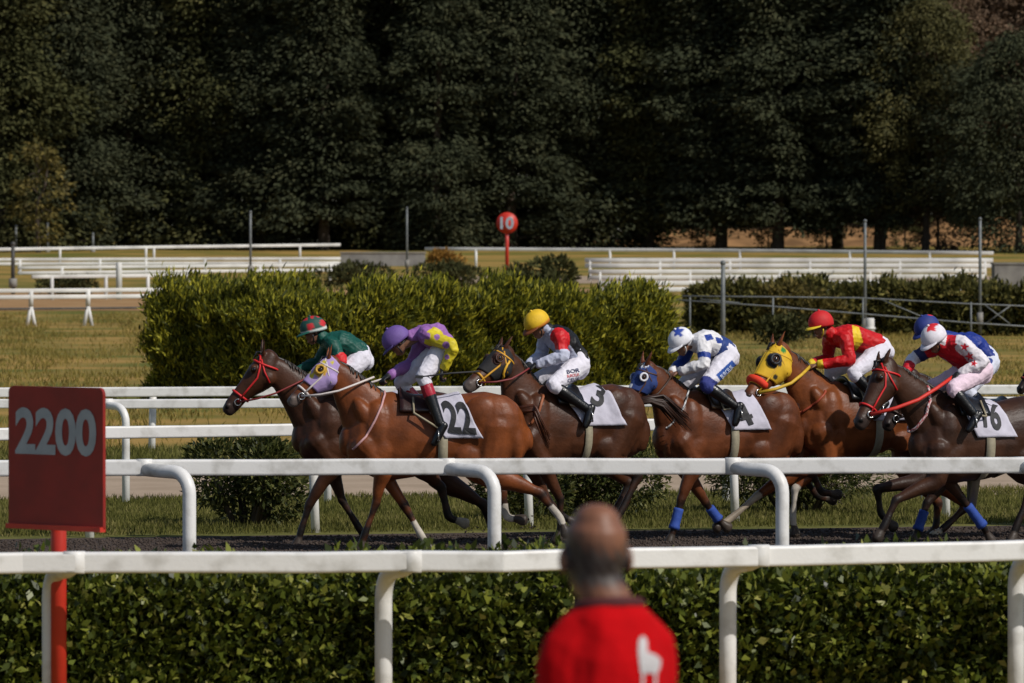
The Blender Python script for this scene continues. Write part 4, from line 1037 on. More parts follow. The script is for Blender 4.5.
def make_jockey(c, H):
    pl = H['pl']; g = c['j']; P = lambda k, y: pl.P(g[k][0], g[k][1], g[k][2] if len(g[k]) > 2 else y)
    J = {}; J['head'] = P('head', 0); J['pelvis'] = P('pelvis', 0)
    for k, y in (('sh', .165), ('el', .25), ('ha', .09), ('kn', .25), ('an', .335), ('to', .34)): J[k] = P(k, y)
    for k in ('sh', 'el', 'ha', 'kn', 'an', 'to'): J[k + 'F'] = P(k + 'F', -J[k].y) if k + 'F' in g else Vector((J[k].x, -J[k].y, J[k].z))
    lk = Vector(g['look']).normalized(); up = (Zv - lk * Zv.dot(lk)).normalized(); sd = up.cross(lk)
    shm = (J['sh'] + J['shF']) / 2; pv = J['pelvis']; sp = (shm - pv).normalized(); nb = shm + sp * .03 + Zv * .02; J['nb'] = nb
    lat = (J['sh'] - J['shF']).normalized(); fr = lat.cross(sp).normalized()
    if fr.dot(Xv - Zv * .6) < 0: fr = -fr
    J['front'] = fr; J['mid'] = pv.lerp(nb, .5); J['lat'] = lat
    ST = [(-.16, .09, .075, 0), (-.04, .155, .120, -.01), (.12, .158, .115, -.03), (.34, .140, .102, -.045), (.58, .155, .115, -.05), (.80, .165, .112, -.035), (.95, .135, .085, -.015), (1.04, .07, .06, 0)]
    def torso(mb, grow, sel):
        mb.loft([(pv.lerp(nb, t) + fr * o, lat * (w_ + grow), fr * (d + grow)) for t, w_, d, o in ST if sel(t)], 18)
    def arm(mb, sfx, grow, t1=1.0):
        a, e, h = J['sh' + sfx], J['el' + sfx], J['ha' + sfx]; w_ = e.lerp(h, t1)
        mb.limb([nb.lerp(a, .45), a, a.lerp(e, .5), e, e.lerp(w_, .4), w_], [.062 + grow, .066 + grow, .050 + grow, .044 + grow, .042 + grow, .028 + grow * .9], 12)
    def hipof(sfx): return pv + lat * (.085 * (1 if sfx == '' else -1)) + sp * .02
    def leg(mb, sfx, grow, part):
        h, kn, an = hipof(sfx), J['kn' + sfx], J['an' + sfx]
        if part in ('all', 'thigh'): mb.limb([h, h.lerp(kn, .35), h.lerp(kn, .75), kn, kn.lerp(an, .16)], [.105 + grow, .098 + grow, .075 + grow, .062 + grow, .054 + grow], 14)
        if part in ('all', 'shin'): mb.limb([kn.lerp(an, .14 if part == 'shin' else 0), kn.lerp(an, .35), kn.lerp(an, .7), an], [.054 + grow, .056 + grow, .044 + grow, .038 + grow], 12)
    def foot(mb, sfx, grow):
        an, to = J['an' + sfx], J['to' + sfx]; d = (to - an).normalized(); kn = J['kn' + sfx]; dn = (an - kn).normalized(); hl = an + dn * .05 - d * .045
        d2 = (d + dn * .15).normalized(); mb.limb([hl, an + dn * .055 + d2 * .03, an + dn * .06 + d2 * .10, an + dn * .06 + d2 * .17], [.036 + grow, .040 + grow, .040 + grow, .028 + grow], 12)
    mb = MB(); torso(mb, 0, lambda t: True)
    hc = J['head']; add_head(mb, hc, lk, up)
    mb.limb([nb - sp * .06, nb, hc - up * .06 - lk * .02, hc - up * .01 - lk * .01], [.075, .062, .055, .055], 12)
    for s_, sfx in ((1, ''), (-1, 'F')):
        arm(mb, sfx, 0); leg(mb, sfx, 0, 'all'); foot(mb, sfx, -.008)
        e, h = J['el' + sfx], J['ha' + sfx]; add_hand(mb, h, (h - e), -s_, Zv + Xv * .3)
    body = remesh(mb, 'person', .0065, 3, .4); V = verts_of(body); cols = np.tile(np.array(c.get('skin', SKIN), np.float32), (len(V), 1))
    for s_ in (1, -1):
        cols[np.linalg.norm(V - np.array(hc + lk * .09 + sd * s_ * .032 + up * .012), axis=1) < .011] = (.012, .008, .006)
        cols[np.linalg.norm(V - np.array(hc + lk * .092 + sd * s_ * .034 + up * .032), axis=1) < .014] = (.02, .012, .008)
    cols[np.linalg.norm(V - np.array(hc + lk * .1 - up * .06), axis=1) < .022] = (.16, .05, .04)
    hb_ = ((V - np.array(hc)) @ np.array(lk) < .02) & ((V - np.array(hc)) @ np.array(up) > -.05) & (np.linalg.norm(V - np.array(hc), axis=1) < .16) & (np.abs((V - np.array(hc)) @ np.array(sd)) < .082); cols[hb_] = (.018, .012, .009)
    paint(body, cols)
    o = link('person', body, M_SKIN, None, pl.W, pl.th, smooth=True); tag(o, c['jlabel'], 'jockey', 'jockeys riding the racehorses'); M = pl.M
    # silk jacket
    mb = MB(); torso(mb, .022, lambda t: .05 < t < 1.0)
    for sfx in ('', 'F'): arm(mb, sfx, .017, .93)
    mb.limb([nb - sp * .03, nb + (hc - nb).normalized() * .03, nb + (hc - nb) * .5], [.085, .076, .066], 12)
    me = remesh(mb, 'silk_jacket', .008, 3, .4); relief(me, [((7, 10, 7), .016, True), ((18, 22, 18), .007, True)], g['head'][0]); paint(me, ops_paint(verts_of(me), c['silk'], c.get('silk_ops', []), J, M)); link('silk_jacket', me, M_SILK, o, smooth=True)
    # breeches
    mb = MB(); torso(mb, .016, lambda t: t < .36)
    for sfx in ('', 'F'): leg(mb, sfx, .014, 'thigh')
    me = remesh(mb, 'breeches', .008, 3, .4); relief(me, [((10, 12, 10), .008, True), ((24, 24, 24), .003, True)], g['head'][0]); paint(me, ops_paint(verts_of(me), c.get('breech', (215, 212, 222)), c.get('breech_ops', []), J, M)); br = link('breeches', me, M_CLOTH, o, smooth=True)
    if c.get('texts'):
        bb = bvh_of(me)
        for args in c['texts']: put_text(pl, bb, 'lettering', *args[:5], args[5], br, bold=.015, sx=args[6], off=.006)
    for sfx in ('', 'F'):
        mb = MB(); leg(mb, sfx, .013, 'shin'); foot(mb, sfx, .008); me = remesh(mb, 'riding_boot', .008, 3, .4); vv = verts_of(me); cc = np.tile(np.array(lin((16, 16, 18))), (len(vv), 1))
        if c.get('boot_top'): d_, t_ = seg_dist(vv, J['kn' + sfx], J['an' + sfx]); cc[t_ < .42] = lin(c['boot_top'])
        paint(me, cc); link('riding_boot', me, M_BOOT, o, smooth=True)
        if c.get('glove'):
            mb = MB(); e, h = J['el' + sfx], J['ha' + sfx]; add_hand(mb, h, (h - e), -1 if sfx == '' else 1, Zv + Xv * .3, 1.12); mb.limb([h.lerp(e, .12), h + (h - e).normalized() * .03], [.036, .034], 10)
            me = remesh(mb, 'glove', .006, 2, .3); paint(me, lin(c['glove'])); link('glove', me, M_STRAP, o, smooth=True)
    # helmet, goggles, chin strap
    hh = hc + up * .035 - lk * .012; he = helmet(o, hh, lk, up, sd, c['helm'], c.get('helm_ops', []), J, M, c.get('peak', c['helm']), c.get('rim'), c.get('hs', 1.0))
    gm = MB(); n = 11; vs = []
    for i, z in enumerate((-.012, .034)):
        for j in range(n):
            a = -1.15 + 2.3 * j / (n - 1); vs.append(hc + lk * (.104 * math.cos(a)) + sd * (.084 * math.sin(a)) + up * z)
    me = mesh_np('goggles', vs, [(j, j + 1, n + j + 1, n + j) for j in range(n - 1)]); go = link('goggles', me, M_EYE, o, smooth=True); sm = go.modifiers.new('thickness', 'SOLIDIFY'); sm.thickness = .012; sm.offset = 0
    cs = [hc + sd * (.088 * math.sin(a)) + lk * .035 - up * (.015 + .105 * math.cos(a)) for a in np.linspace(-1.45, 1.45, 15)]; tubeobj('chin_strap', cs, .008, c.get('chin', (30, 30, 32)), he)
    # reins from the bit to the hands, stirrup irons under the boots (tack: parts of the horse)
    ho = H['o']; rc = c.get('rein', (60, 35, 22))
    for s_, sfx in ((1, ''), (-1, 'F')):
        b = H['bits'][s_]; h = J['ha' + sfx] + (J['ha' + sfx] - J['el' + sfx]).normalized() * .07
        if c.get('rein_to') and sfx == '': h = pl.P(*c['rein_to'])
        m_ = b.lerp(h, .5) + Vector((0, .14 * s_, -.04))
        tubeobj('rein', [b, b.lerp(m_, .5) + Vector((0, .03 * s_, -.01)), m_, m_.lerp(h, .5) + Vector((0, .02 * s_, 0)), h], c.get('reinr', .010), rc, ho)
        an, kn = J['an' + sfx], J['kn' + sfx]; dn = (an - kn).normalized(); t = an + dn * .105 + (J['to' + sfx] - an).normalized() * .09
        st = MB(); lx_ = Vector((0, s_ * .06, 0)); a0 = t + Vector((0, 0, .13)); st.tube([t - lx_, t + lx_], .011, 8); st.tube([t - lx_, t - lx_ * .95 + Zv * .07, a0, t + lx_ * .95 + Zv * .07, t + lx_], .007, 8); sob = st.build('stirrup', M_METAL, ho)
        tubeobj('stirrup_leather', [a0, Vector((H['x0'] - .3 * H['lx'], s_ * .30, H['zW'] - .22)), Vector((H['x0'] - .3 * H['lx'], s_ * .17, H['zW'] - .06))], .012, (150, 140, 115), sob)
    J['pl'] = pl; return J

# ------------------------------------------------------------------ the field of runners, leader first
WHITE = (222, 220, 226)
RUN = [
 dict(label='dark bay racehorse in a red bridle, its head in front of all', w=(333, 389), d=60.7, yaw=8, lx=.96, coat=(.060, .022, .010), poll=(268, 356), muz=(226, 411), muz_y=.0, ear=.5, bridle=(200, 30, 32), tail=.8,
      legs=[('f', 1, [(309, 505), (301, 531), (297, 545)], ''), ('f', -1, [(342, 500), (359, 528), (366, 541)], ''), ('h', 1, [(441, 487), (449, 517), (466, 524)], 'pale'), ('h', -1, [(484, 505), (492, 530), (500, 541)], '')],
      cloth=dict(num=[]), girth=-.5, rein=(120, 30, 28),
      jlabel='jockey in a dark green silk and a green helmet with red spots', silk=(6, 74, 62), silk_ops=[('ball', 'el', .095, (205, 30, 35))], helm=(14, 70, 60), rim=(215, 225, 220), peak=(20, 95, 80), hs=.98,
      helm_ops=[('dot', 304, 318, 3.4, (190, 25, 35)), ('dot', 310, 326.5, 3.6, (190, 25, 35)), ('dot', 319, 314, 3.4, (190, 25, 35)), ('dot', 323, 323, 3.2, (190, 25, 35)), ('dot', 312, 316.5, 1.8, (190, 25, 35))],
      glove=(25, 25, 28), j=dict(head=(313, 331), look=(.93, .12, -.30), sh=(332, 345), el=(341, 361), ha=(317, 373), elF=(318, 362, -.25), haF=(297, 371, -.10), pelvis=(362, 359), kn=(337, 381), an=(361, 404), to=(349, 410))),
 dict(label='bright bay racehorse in a lilac hood wearing cloth number 22', w=(383, 391), d=58.9, yaw=5, lx=1.0, coat=(.18, .049, .013), poll=(332, 361), muz=(290, 403), muz_y=.10, ear=.45, bridle=(205, 195, 190), tail=.5, taildir=(-.7, -.9), grey_nose=True,
      legs=[('f', 1, [(376, 503), (365, 534), (360, 549)], ''), ('f', -1, [(404, 505), (421, 535), (430, 549)], 'sock'), ('h', 1, [(540, 493), (560, 518), (566, 533)], 'sock'), ('h', -1, [(502, 492), (507, 517), (523, 520)], 'sock')],
      hood=dict(t1=.58, col=(165, 142, 192), ring=(190, 150, 50), cup=(190, 150, 45), slant=.02, t0=-.04, spots=[(.12, .5, .03, (195, 180, 50)), (.44, .6, .032, (195, 180, 50)), (.40, .1, .025, (195, 180, 50)), (.05, 1.2, .022, (195, 180, 50))]),
      straps=[([(385, 395), (381, 407), (375, 421), (366, 437), (354, 449)], .012, (195, 150, 150), None)],
      cloth=dict(x=(-.38, -.78), slant=.24, ang=94, num=[('22', 458.5, 418, 31, -.06, .70, -.34)], bold=.03), rein_to=(374, 377, .05), girth=-.60, saddle=(45, 22, 16), rein=(210, 200, 195), reinr=.011,
      jlabel='jockey in a purple and yellow silk bent low behind the lilac hooded horse', silk=(150, 102, 168), helm=(104, 78, 146), peak=(70, 55, 110), glove=(14, 14, 16), boot_top=(165, 28, 48), hs=1.04,
      silk_ops=[('seg', 'sh', 'el', .05, 1, .12, (205, 188, 40)), ('seg', 'el', 'ha', 0, 1, .11, (205, 188, 40)), ('dot', 427, 336, 3.6, (150, 102, 168)), ('dot', 437, 337, 3.0, (150, 102, 168)), ('dot', 446, 345, 3.6, (150, 102, 168)), ('dot', 447, 357, 2.6, (150, 102, 168))],
      j=dict(head=(397, 342), look=(.74, .05, -.66), sh=(427, 336), el=(453, 346, .30), ha=(444, 369, .24), haF=(389, 376, -.02), elF=(412, 363, -.22), pelvis=(444, 351), kn=(423, 376), knF=(401, 383, -.22), an=(440, 424), to=(428, 440))),
 dict(label='dark bay racehorse in a black hood with yellow straps', w=(536, 384), d=59.9, yaw=27, lx=.86, coat=(.070, .024, .010), poll=(506, 351), muz=(466, 388), muz_y=.10, ear=.3, bridle=(205, 150, 30), tail=.75, taildir=(-1.0, -.42), grey_nose=True,
      legs=[('f', 1, [(560, 499), (561, 525), (557, 541)], ''), ('f', -1, [(546, 497), (562, 516), (574, 522)], ''), ('h', 1, [(638, 476), (622, 510), (611, 528)], ''), ('h', -1, [(630, 484), (612, 516), (601, 533)], '')],
      hood=dict(t1=.62, col=(18, 17, 20), ring=(70, 38, 26), cup=(60, 30, 22), cupr=.008),
      extra=[('hood_strap', [[(486, 349), (477, 358), (473, 366)], [(508, 361), (503, 373), (499, 386)]], .013, (215, 165, 40))],
      straps=[([(543, 396), (539, 411), (531, 424)], .016, (150, 85, 50), None)],
      cloth=dict(x=(-.22, -.80), slant=.26, num=[('3', 599, 395, 24, -.45, 1.0, -.15)], bold=.03), girth=-.55, rein=(120, 45, 45),
      jlabel='jockey in a yellow helmet, white, red and black silk and lettered white breeches', silk=(14, 14, 17), helm=(218, 176, 22), rim=(190, 115, 25), peak=(120, 62, 22), glove=(16, 16, 18),
      silk_ops=[('half', -.015, (178, 184, 206)), ('seg', 'sh', 'el', .0, .98, .105, (200, 22, 30)), ('seg', 'el', 'ha', 0, 1, .085, (196, 200, 220)), ('seg', 'elF', 'haF', 0, 1, .085, (196, 200, 220))],
      breech_ops=[('quad', [(563, 370), (583, 369), (583, 376), (563, 377)], (222, 220, 226))], texts=[('BOR', 573, 371, 3.8, .18, (30, 32, 80), 1.25), ('BURCELIK', 573, 375.2, 2.8, .18, (190, 50, 60), .72), ('CELIK', 573.5, 379.6, 3.8, .18, (30, 32, 80), .9)],
      j=dict(head=(537, 325), look=(.78, .12, -.50), sh=(560, 337), el=(563, 356), ha=(537, 365), pelvis=(577, 366), kn=(553, 385), an=(586, 408), to=(579, 421))),
 dict(label='bay racehorse in a blue hood with white-ringed eyes', w=(689, 389), d=61.2, yaw=26, lx=.90, coat=(.125, .037, .013), poll=(648, 366), muz=(622, 412), muz_y=.02, ear=.2, bridle=(70, 40, 26), tail=.6,
      legs=[('f', 1, [(681, 500), (674, 528), (669, 543)], 'blue'), ('f', -1, [(706, 503), (718, 519), (726, 526)], 'blue'), ('h', 1, [(812, 474), (822, 492), (840, 495)], ''), ('h', -1, [(804, 478), (818, 496), (834, 500)], '')],
      hood=dict(t1=.56, col=(30, 54, 112), ring=(30, 54, 112), cup=(215, 215, 220), cupr=.012, spots=[(.03, .25, .05, (215, 218, 225)), (.5, .05, .03, (215, 218, 225))]),
      straps=[([(688, 391), (685, 404), (679, 416), (668, 428)], .012, (220, 220, 220), (20, 20, 22))],
      cloth=dict(x=(-.22, -.74), num=[('4', 743, 416, 21, .25, 1.1, -.2)], bold=.03), girth=-.45, saddle=(60, 45, 30), rein=(60, 40, 28),
      jlabel='jockey in a white silk with blue patches and a white helmet with a blue star', silk=(222, 220, 222), helm=(222, 222, 228), hs=1.0, chin=(210, 210, 210),
      helm_ops=[('star', 678, 331.5, 7.5, .3, (30, 62, 150))],
      silk_ops=[('quad', [(704, 335), (711, 334), (714, 339), (707, 341)], (28, 58, 140)), ('quad', [(715, 337), (721, 338), (724, 344), (717, 343)], (28, 58, 140)), ('band', .0, .45, (40, 62, 122)), ('seg', 'sh', 'el', .48, .78, .10, (28, 58, 140)), ('seg', 'shF', 'haF', .0, .8, .13, (28, 58, 140)), ('seg', 'el', 'ha', 0, 1, .085, (222, 220, 222))],
      breech_ops=[('quad', [(716, 375), (732, 360), (737, 366), (722, 383)], (36, 78, 156)), ('seg', 'kn', 'an', -.0, .4, .10, (40, 50, 120))], texts=[('BURCELIK', 726.5, 371.5, 4.2, .80, (205, 215, 235), .62)],
      j=dict(head=(681, 342.5), look=(.76, .14, -.52), sh=(704, 345), el=(704, 364), ha=(679, 372), pelvis=(727, 356), kn=(706, 385), an=(735, 406), to=(729, 419))),
 dict(label='chestnut bay racehorse in a yellow hood with an orange noseband', w=(829, 380), d=62.0, yaw=26, lx=.93, coat=(.185, .052, .014), poll=(780, 348), muz=(745, 402), muz_y=.14, ear=.25, bridle=(205, 160, 30), tail=.6, roll=(214, 52, 20),
      legs=[('f', -1, [(757, 496), (730, 519), (716, 528)], 'mud'), ('f', 1, [(795, 489), (793, 518), (795, 534)], 'stock'), ('h', 1, [(967, 506), (945, 527), (934, 536)], 'pale'), ('h', -1, [(938, 503), (936, 526), (930, 535)], '')],
      hood=dict(t1=.58, col=(208, 166, 28), ring=(25, 28, 38), cup=(22, 24, 32), cupr=.015, spots=[(.06, 1.1, .035, (30, 120, 50)), (.45, 1.9, .03, (40, 35, 20))]),
      straps=[([(826, 392), (817, 402), (802, 412)], .014, (150, 62, 35), None)],
      cloth=dict(num=[]), girth=-.5, rein=(205, 165, 40), reinr=.018,
      jlabel='jockey in a red silk with a yellow band and a red helmet with yellow peak', silk=(192, 16, 20), helm=(192, 18, 22), peak=(225, 195, 40), hs=1.0, chin=(215, 185, 40),
      silk_ops=[('quad', [(852, 325), (859, 327), (863, 342), (855, 352)], (225, 190, 35)), ('seg', 'el', 'ha', .82, 1, .09, (215, 185, 40)), ('seg', 'elF', 'haF', .82, 1, .09, (215, 185, 40))],
      j=dict(head=(820.5, 325.5), look=(.90, .10, -.22), sh=(845, 340), el=(850, 360), ha=(817, 365), pelvis=(880, 350), kn=(853, 373), an=(880, 402), to=(868, 412))),
 dict(label='dark brown racehorse in a red bridle wearing cloth number 16', w=(948, 395), d=59.7, yaw=24, lx=.98, coat=(.050, .020, .010), poll=(886, 364), muz=(858, 426), muz_y=.14, ear=.1, bridle=(205, 28, 30), tail=.8,
      legs=[('f', 1, [(896, 500), (884, 526), (878, 537)], ''), ('f', -1, [(961, 497), (982, 525), (992, 542)], 'blue'), ('h', 1, [(1030, 492), (1017, 525), (1011, 541)], ''), ('h', -1, [(1060, 492), (1050, 525), (1040, 540)], '')],
      straps=[([(928, 388), (930, 402), (926, 415), (916, 428), (904, 436)], .016, (225, 215, 215), (170, 60, 65))],
      sx=.14, cloth=dict(x=(-.02, -.50), slant=.18, num=[('16', 991, 415, 28, -.22, .62, -.32)], bold=.03), girth=-.36, rein=(205, 45, 32), reinr=.02,
      jlabel='jockey in a white silk with red stars and a white helmet with a red star', silk=(222, 216, 222), helm=(222, 218, 226), hs=1.02, breech=(222, 198, 212), glove=(20, 20, 24),
      helm_ops=[('star', 931, 326, 8.0, .3, (205, 24, 40))],
      silk_ops=[('half', .06, (190, 20, 34)), ('seg', 'sh', 'el', .0, 1, .10, (222, 216, 222)), ('seg', 'el', 'ha', 0, 1, .09, (222, 216, 222)), ('quad', [(948, 331), (957, 330), (955, 345), (944, 352)], (195, 20, 34)), ('star', 964.5, 347, 4.6, .2, (205, 24, 44), .0), ('star', 969.5, 356.5, 4.6, .6, (205, 24, 44), .0), ('star', 974, 363.5, 3.6, .1, (205, 24, 44), .0), ('seg', 'shF', 'elF', .2, 1, .09, (40, 42, 90)), ('seg', 'elF', 'haF', .0, .5, .09, (222, 216, 222))],
      j=dict(head=(934, 339.5), look=(.74, .20, -.52), sh=(963, 344), shF=(930, 350, -.15), el=(984, 362), ha=(959, 374, .17), elF=(913, 359, -.28), haF=(906, 372, -.09), pelvis=(977, 372), kn=(953, 389), an=(973, 413), to=(963, 424))),
 dict(label='dark racehorse almost hidden behind the brown one in the red bridle', w=(962, 396), d=61.2, yaw=24, lx=.98, coat=(.035, .016, .010), poll=(910, 374), muz=(886, 428), muz_y=.0, ear=.1, bridle=(60, 40, 30), tail=.8,
      legs=[('f', 1, [(877, 489), (881, 514), (895, 528)], ''), ('f', -1, [(927, 503), (918, 529), (913, 541)], 'blue'), ('h', 1, [(1062, 495), (1055, 522), (1048, 538)], ''), ('h', -1, [(1080, 492), (1072, 522), (1064, 538)], '')],
      cloth=dict(num=[]), rein=(60, 45, 35),
      jlabel='jockey in a plain blue silk half hidden behind the one with red stars', silk=(26, 48, 130), helm=(32, 48, 120), helm_ops=[('dot', 931, 311, 5, (195, 30, 40))], breech=(205, 208, 222), breech_ops=[('dot', 990, 361, 3, (40, 60, 130))], hs=1.0,
      j=dict(head=(927, 330), look=(.80, .1, -.45), sh=(968, 345), el=(982, 366), ha=(955, 384), pelvis=(987, 363), kn=(968, 390), an=(988, 418), to=(977, 428))),
 dict(label='dark racehorse coming in at the right edge, only its hooded face in view', w=(1093, 382), d=64.2, yaw=24, lx=.95, coat=(.03, .015, .010), poll=(1042, 352), muz=(1019, 392), muz_y=.0, ear=.2, bridle=(120, 25, 28), tail=.8,
      legs=[('f', 1, [(1050, 490), (1040, 515), (1032, 528)], ''), ('f', -1, [(1075, 490), (1085, 512), (1090, 525)], ''), ('h', 1, [(1180, 485), (1170, 512), (1160, 528)], ''), ('h', -1, [(1195, 485), (1200, 512), (1205, 528)], '')],
      hood=dict(t1=.66, col=(15, 14, 17), ring=(15, 14, 17), cup=(150, 25, 30), spots=[(.5, 1.2, .05, (150, 22, 30))]), cloth=dict(num=[]), rein=(60, 45, 35), jlabel=None),
]
JJ = []
for c in RUN:
    H = make_horse(c)
    JJ.append(make_jockey(c, H) if c.get('jlabel') else None)
# the whip in the black glove
J = JJ[1]; pl = J['pl']; a = pl.P(422, 376.5, .33); b = pl.P(479, 371.5, .27); wroot = empty('riding_whip', pl.M @ a, pl.th)
tag(wroot, 'thin black riding whip held in the black glove of the purple jockey', 'whip')
MB().tube([(0, 0, 0), (b - a) * .5 + Zv * .008, b - a], [.006, .009, .010], 8).build('shaft', M_INK, wroot)
q = (a - b).normalized(); MB().box(q * .03, (.08, .006, .03)).build('flap', M_INK, wroot, smooth=False)

# dirt thrown up by the hooves
V, Q = [], []
for px_, py_, n_ in ((566, 533, 26), (523, 524, 30), (468, 530, 22), (430, 549, 16), (838, 500, 20), (795, 534, 14), (930, 536, 22)):
    for i in range(n_):
        a_ = at(px_ + abs(rng.normal()) * 14 - 4, py_ - abs(rng.normal()) * 9 + 6, 60 + rng.normal() * .3); r_ = rng.uniform(.004, .017)
        q_ = np.array([(1, 0, 0), (0, 1, 0), (-1, 0, 0), (0, -1, 0), (0, 0, .8), (0, 0, -.7)]) * rng.uniform(.5, 1.4, (6, 1)) * r_ + np.array(a_); b_ = len(V); V += q_.tolist()
        Q += [[b_ + k for k in f_] for f_ in ((0, 1, 4), (1, 2, 4), (2, 3, 4), (3, 0, 4), (1, 0, 5), (2, 1, 5), (3, 2, 5), (0, 3, 5))]
tag(link('kicked_dirt', mesh_np('kicked_dirt', V, Q), M_DIRT), None, None, kind='stuff')

# ------------------------------------------------------------------ the man watching from the rail
DM = 16.2; SM = F / DM
def mk(px, py, dd=0.0): return at(px, py, DM + dd)
hm = mk(595, 556); head_h = Vector((-math.sin(math.radians(14)), math.cos(math.radians(14)), .0)).normalized()
base = Vector((hm.x, hm.y, .74)); lt = lambda v: v - base
bh = Vector((-math.sin(math.radians(26)), math.cos(math.radians(26)), 0)); rt = Vector((bh.y, -bh.x, 0)); K = 1.03
Ht = hm.z - .74
mb = MB(); hc = lt(hm); add_head(mb, hc, head_h, Zv, 1.15, kz=.90)
sdm = Vector((head_h.y, -head_h.x, 0))
for s in (1, -1): mb.ball(hc + sdm * (s * .098) - head_h * .012 - Zv * .012, .012, .024, .040, 12, Matrix((sdm, head_h, Zv)).transposed())
nb = hc + Vector((.024, -.0, -.150)) - bh * .03; pelv = Vector((.02, 0, Ht * .52))
ST = [(0, .15, .11, 0), (.15, .175, .125, 0), (.35, .155, .115, .0), (.6, .152, .122, -.015), (.78, .147, .115, -.02), (.90, .118, .10, -.015), (1.0, .075, .07, 0)]
def torso_m(mb, g, sel): mb.loft([(pelv.lerp(nb, t) + bh * o, rt * (w_ + g), bh * (d_ + g)) for t, w_, d_, o in ST if sel(t)], 20)
torso_m(mb, 0, lambda t: True)
mb.limb([nb - Zv * .06, nb + Zv * .01, hc - Zv * .06 - head_h * .02, hc - head_h * .01], [.085, .074, .068, .068], 14)
arms, legs_ = {}, {}
for s in (1, -1):
    sh = nb + rt * (s * .112) - Zv * .118; el = sh + rt * (s * .038) - Zv * .30 + bh * .02; ha = el + bh * .20 - Zv * .16 - rt * (s * .05)
    arms[s] = (sh, el, ha); mb.limb([nb.lerp(sh, .5) - Zv * .02, sh, sh.lerp(el, .5), el, el.lerp(ha, .4), ha], [.075, .075, .055, .046, .043, .03], 14); add_hand(mb, ha, ha - el, -s, Zv)
    hp = pelv + rt * (s * .09); kn = Vector((hp.x, hp.y, .50)) + bh * .03 + rt * (s * .02); an = Vector((kn.x, kn.y, .09)) - bh * .04 + rt * (s * .01)
    legs_[s] = (hp, kn, an); mb.limb([hp, hp.lerp(kn, .4), kn, kn.lerp(an, .3), an], [.11, .092, .062, .06, .042], 14); mb.limb([an - bh * .05 - Zv * .045, an + bh * .06 - Zv * .05, an + bh * .17 - Zv * .06], [.04, .042, .03], 12)
body = remesh(mb, 'person', .008, 3, .4); V = verts_of(body); cols = np.tile(np.array((.21, .088, .048), np.float32), (len(V), 1))
paint(body, cols); man = link('person', body, M_SKIN, None, base, smooth=True); tag(man, 'balding man in a red T-shirt seen from behind, watching the race', 'man')
# short hair round the sides and nape, thinning to bare skin on the crown
d = V - np.array(hc); u_ = d @ np.array(head_h); z_ = d[:, 2]; sdh = np.array((head_h.y, -head_h.x, 0)); s_ = d @ sdh
nz_ = .010 * np.sin(V[:, 0] * 190 + V[:, 2] * 130) + .008 * np.sin(V[:, 1] * 240 + V[:, 2] * 60) + .006 * np.sin(V[:, 0] * 430 - V[:, 1] * 380)
soft = lambda q, w_: np.clip(q / w_ + .5, 0, 1)
top = .022 + .55 * np.maximum(0, -s_ - .012) + .25 * np.maximum(0, np.abs(s_) - .06) - .2 * np.maximum(0, u_ + .02)                      # the bare crown is higher at the back
mask = soft(top + nz_ - z_, .055) * soft(.045 + nz_ - u_, .03) * soft(z_ + .082 + nz_ * .5, .03) * (np.hypot(u_, s_) < .16) * (1 - (np.abs(s_) > .096))
grey = np.clip(.25 + 20 * nz_ + 3 * (-.05 - z_), 0, 1)[:, None]
hair_c = np.array((.010, .009, .008)) * (1 - grey) + np.array((.085, .078, .072)) * grey
attr_ = body.color_attributes['Col']; cols = cols * (1 - mask[:, None] * .93) + hair_c * mask[:, None] * .93
attr_.data.foreach_set('color', np.concatenate([cols, np.ones((len(cols), 1))], 1).astype(np.float32).ravel())
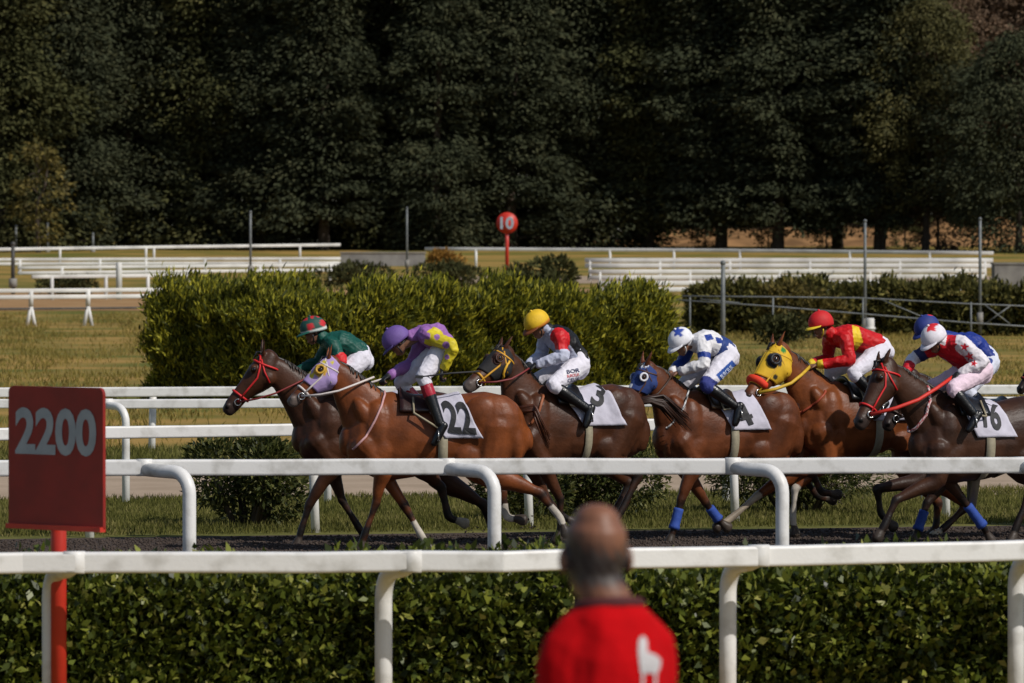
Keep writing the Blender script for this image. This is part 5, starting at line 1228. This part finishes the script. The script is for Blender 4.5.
# T-shirt
mb = MB(); torso_m(mb, .022, lambda t: t < .99)
for s in (1, -1):
    sh, el, ha = arms[s]; mb.limb([nb.lerp(sh, .35) - Zv * .03, sh, sh.lerp(el, .45), sh.lerp(el, .8)], [.085, .090, .080, .076], 14)
me = remesh(mb, 'tshirt', .009, 4, .5); relief(me, [((5, 6, 3), .012, True), ((12, 12, 9), .004, True)], 5); paint(me, lin((176, 3, 10))); ts = link('tshirt', me, mat('red_jersey', attr=True, rough=.9, scale=9, mul=.12, bump=.6, bscale=9, spec=.12), man, smooth=True)
cb = MB().tube([nb + Vector((0, 0, .012)) + rt * (.090 * math.sin(a)) + bh * (.079 * math.cos(a)) + Zv * (-.012 * math.cos(a)) for a in np.linspace(0, 2 * PI, 29)], .017, 10); me = cb.mesh('collar'); paint(me, lin((70, 12, 16))); link('collar', me, M_CLOTH, ts, smooth=True)
# white animal emblem on the right shoulder blade
class PM: pass
pm = PM(); pm.O = CAM - base; tb = bvh_of(ts.data)
def castm(px, py, off=.004):
    h = tb.ray_cast(CAM - base, ray(px, py)); return None if h[0] is None else h[0] + h[1] * off
ev, ef = [], []
def blob(poly):
    b = len(ev); V2, F2 = refine(np.array([((x - 650) / 10, (660 - y) / 10, 0) for x, y in poly]), [list(range(len(poly)))]); pts = [castm(650 + q_[0] * 10, 660 - q_[1] * 10) for q_ in V2]
    if all(p is not None for p in pts): ev.extend(pts); ef.extend([[b + i for i in f_] for f_ in F2])
blob([(638, 641), (640, 637), (643, 636), (646, 640), (646.5, 650), (644, 660), (639, 660), (637.5, 652)])
blob([(638, 656), (646.5, 652), (655, 655), (660, 660), (659, 668), (656.5, 673), (640, 673)])
blob([(641, 673.2), (643.5, 673.2), (643.5, 700), (641.5, 700)])
blob([(653.5, 673.2), (656, 673.2), (655.5, 700), (654, 700)])
if ef:
    me = bpy.data.meshes.new('emblem'); me.from_pydata(ev, [], ef); link('emblem', me, mat('white_print', (.42, .40, .40), .8, (.55, .53, .53), 30), ts)
# trousers, shoes
mb = MB(); torso_m(mb, .016, lambda t: t < .2)
for s in (1, -1):
    hp, kn, an = legs_[s]; mb.limb([hp, hp.lerp(kn, .4), kn, kn.lerp(an, .3), an], [.125, .108, .08, .078, .068], 14)
me = remesh(mb, 'trousers', .010, 4, .5); paint(me, lin((40, 44, 56))); link('trousers', me, M_CLOTH, man, smooth=True)
for s in (1, -1):
    hp, kn, an = legs_[s]; mb = MB(); mb.limb([an - bh * .055 - Zv * .045, an + bh * .06 - Zv * .048, an + bh * .18 - Zv * .058], [.05, .052, .038], 12); me = mb.mesh('shoe'); paint(me, lin((24, 22, 22))); link('shoe', me, M_BOOT, man, smooth=True)
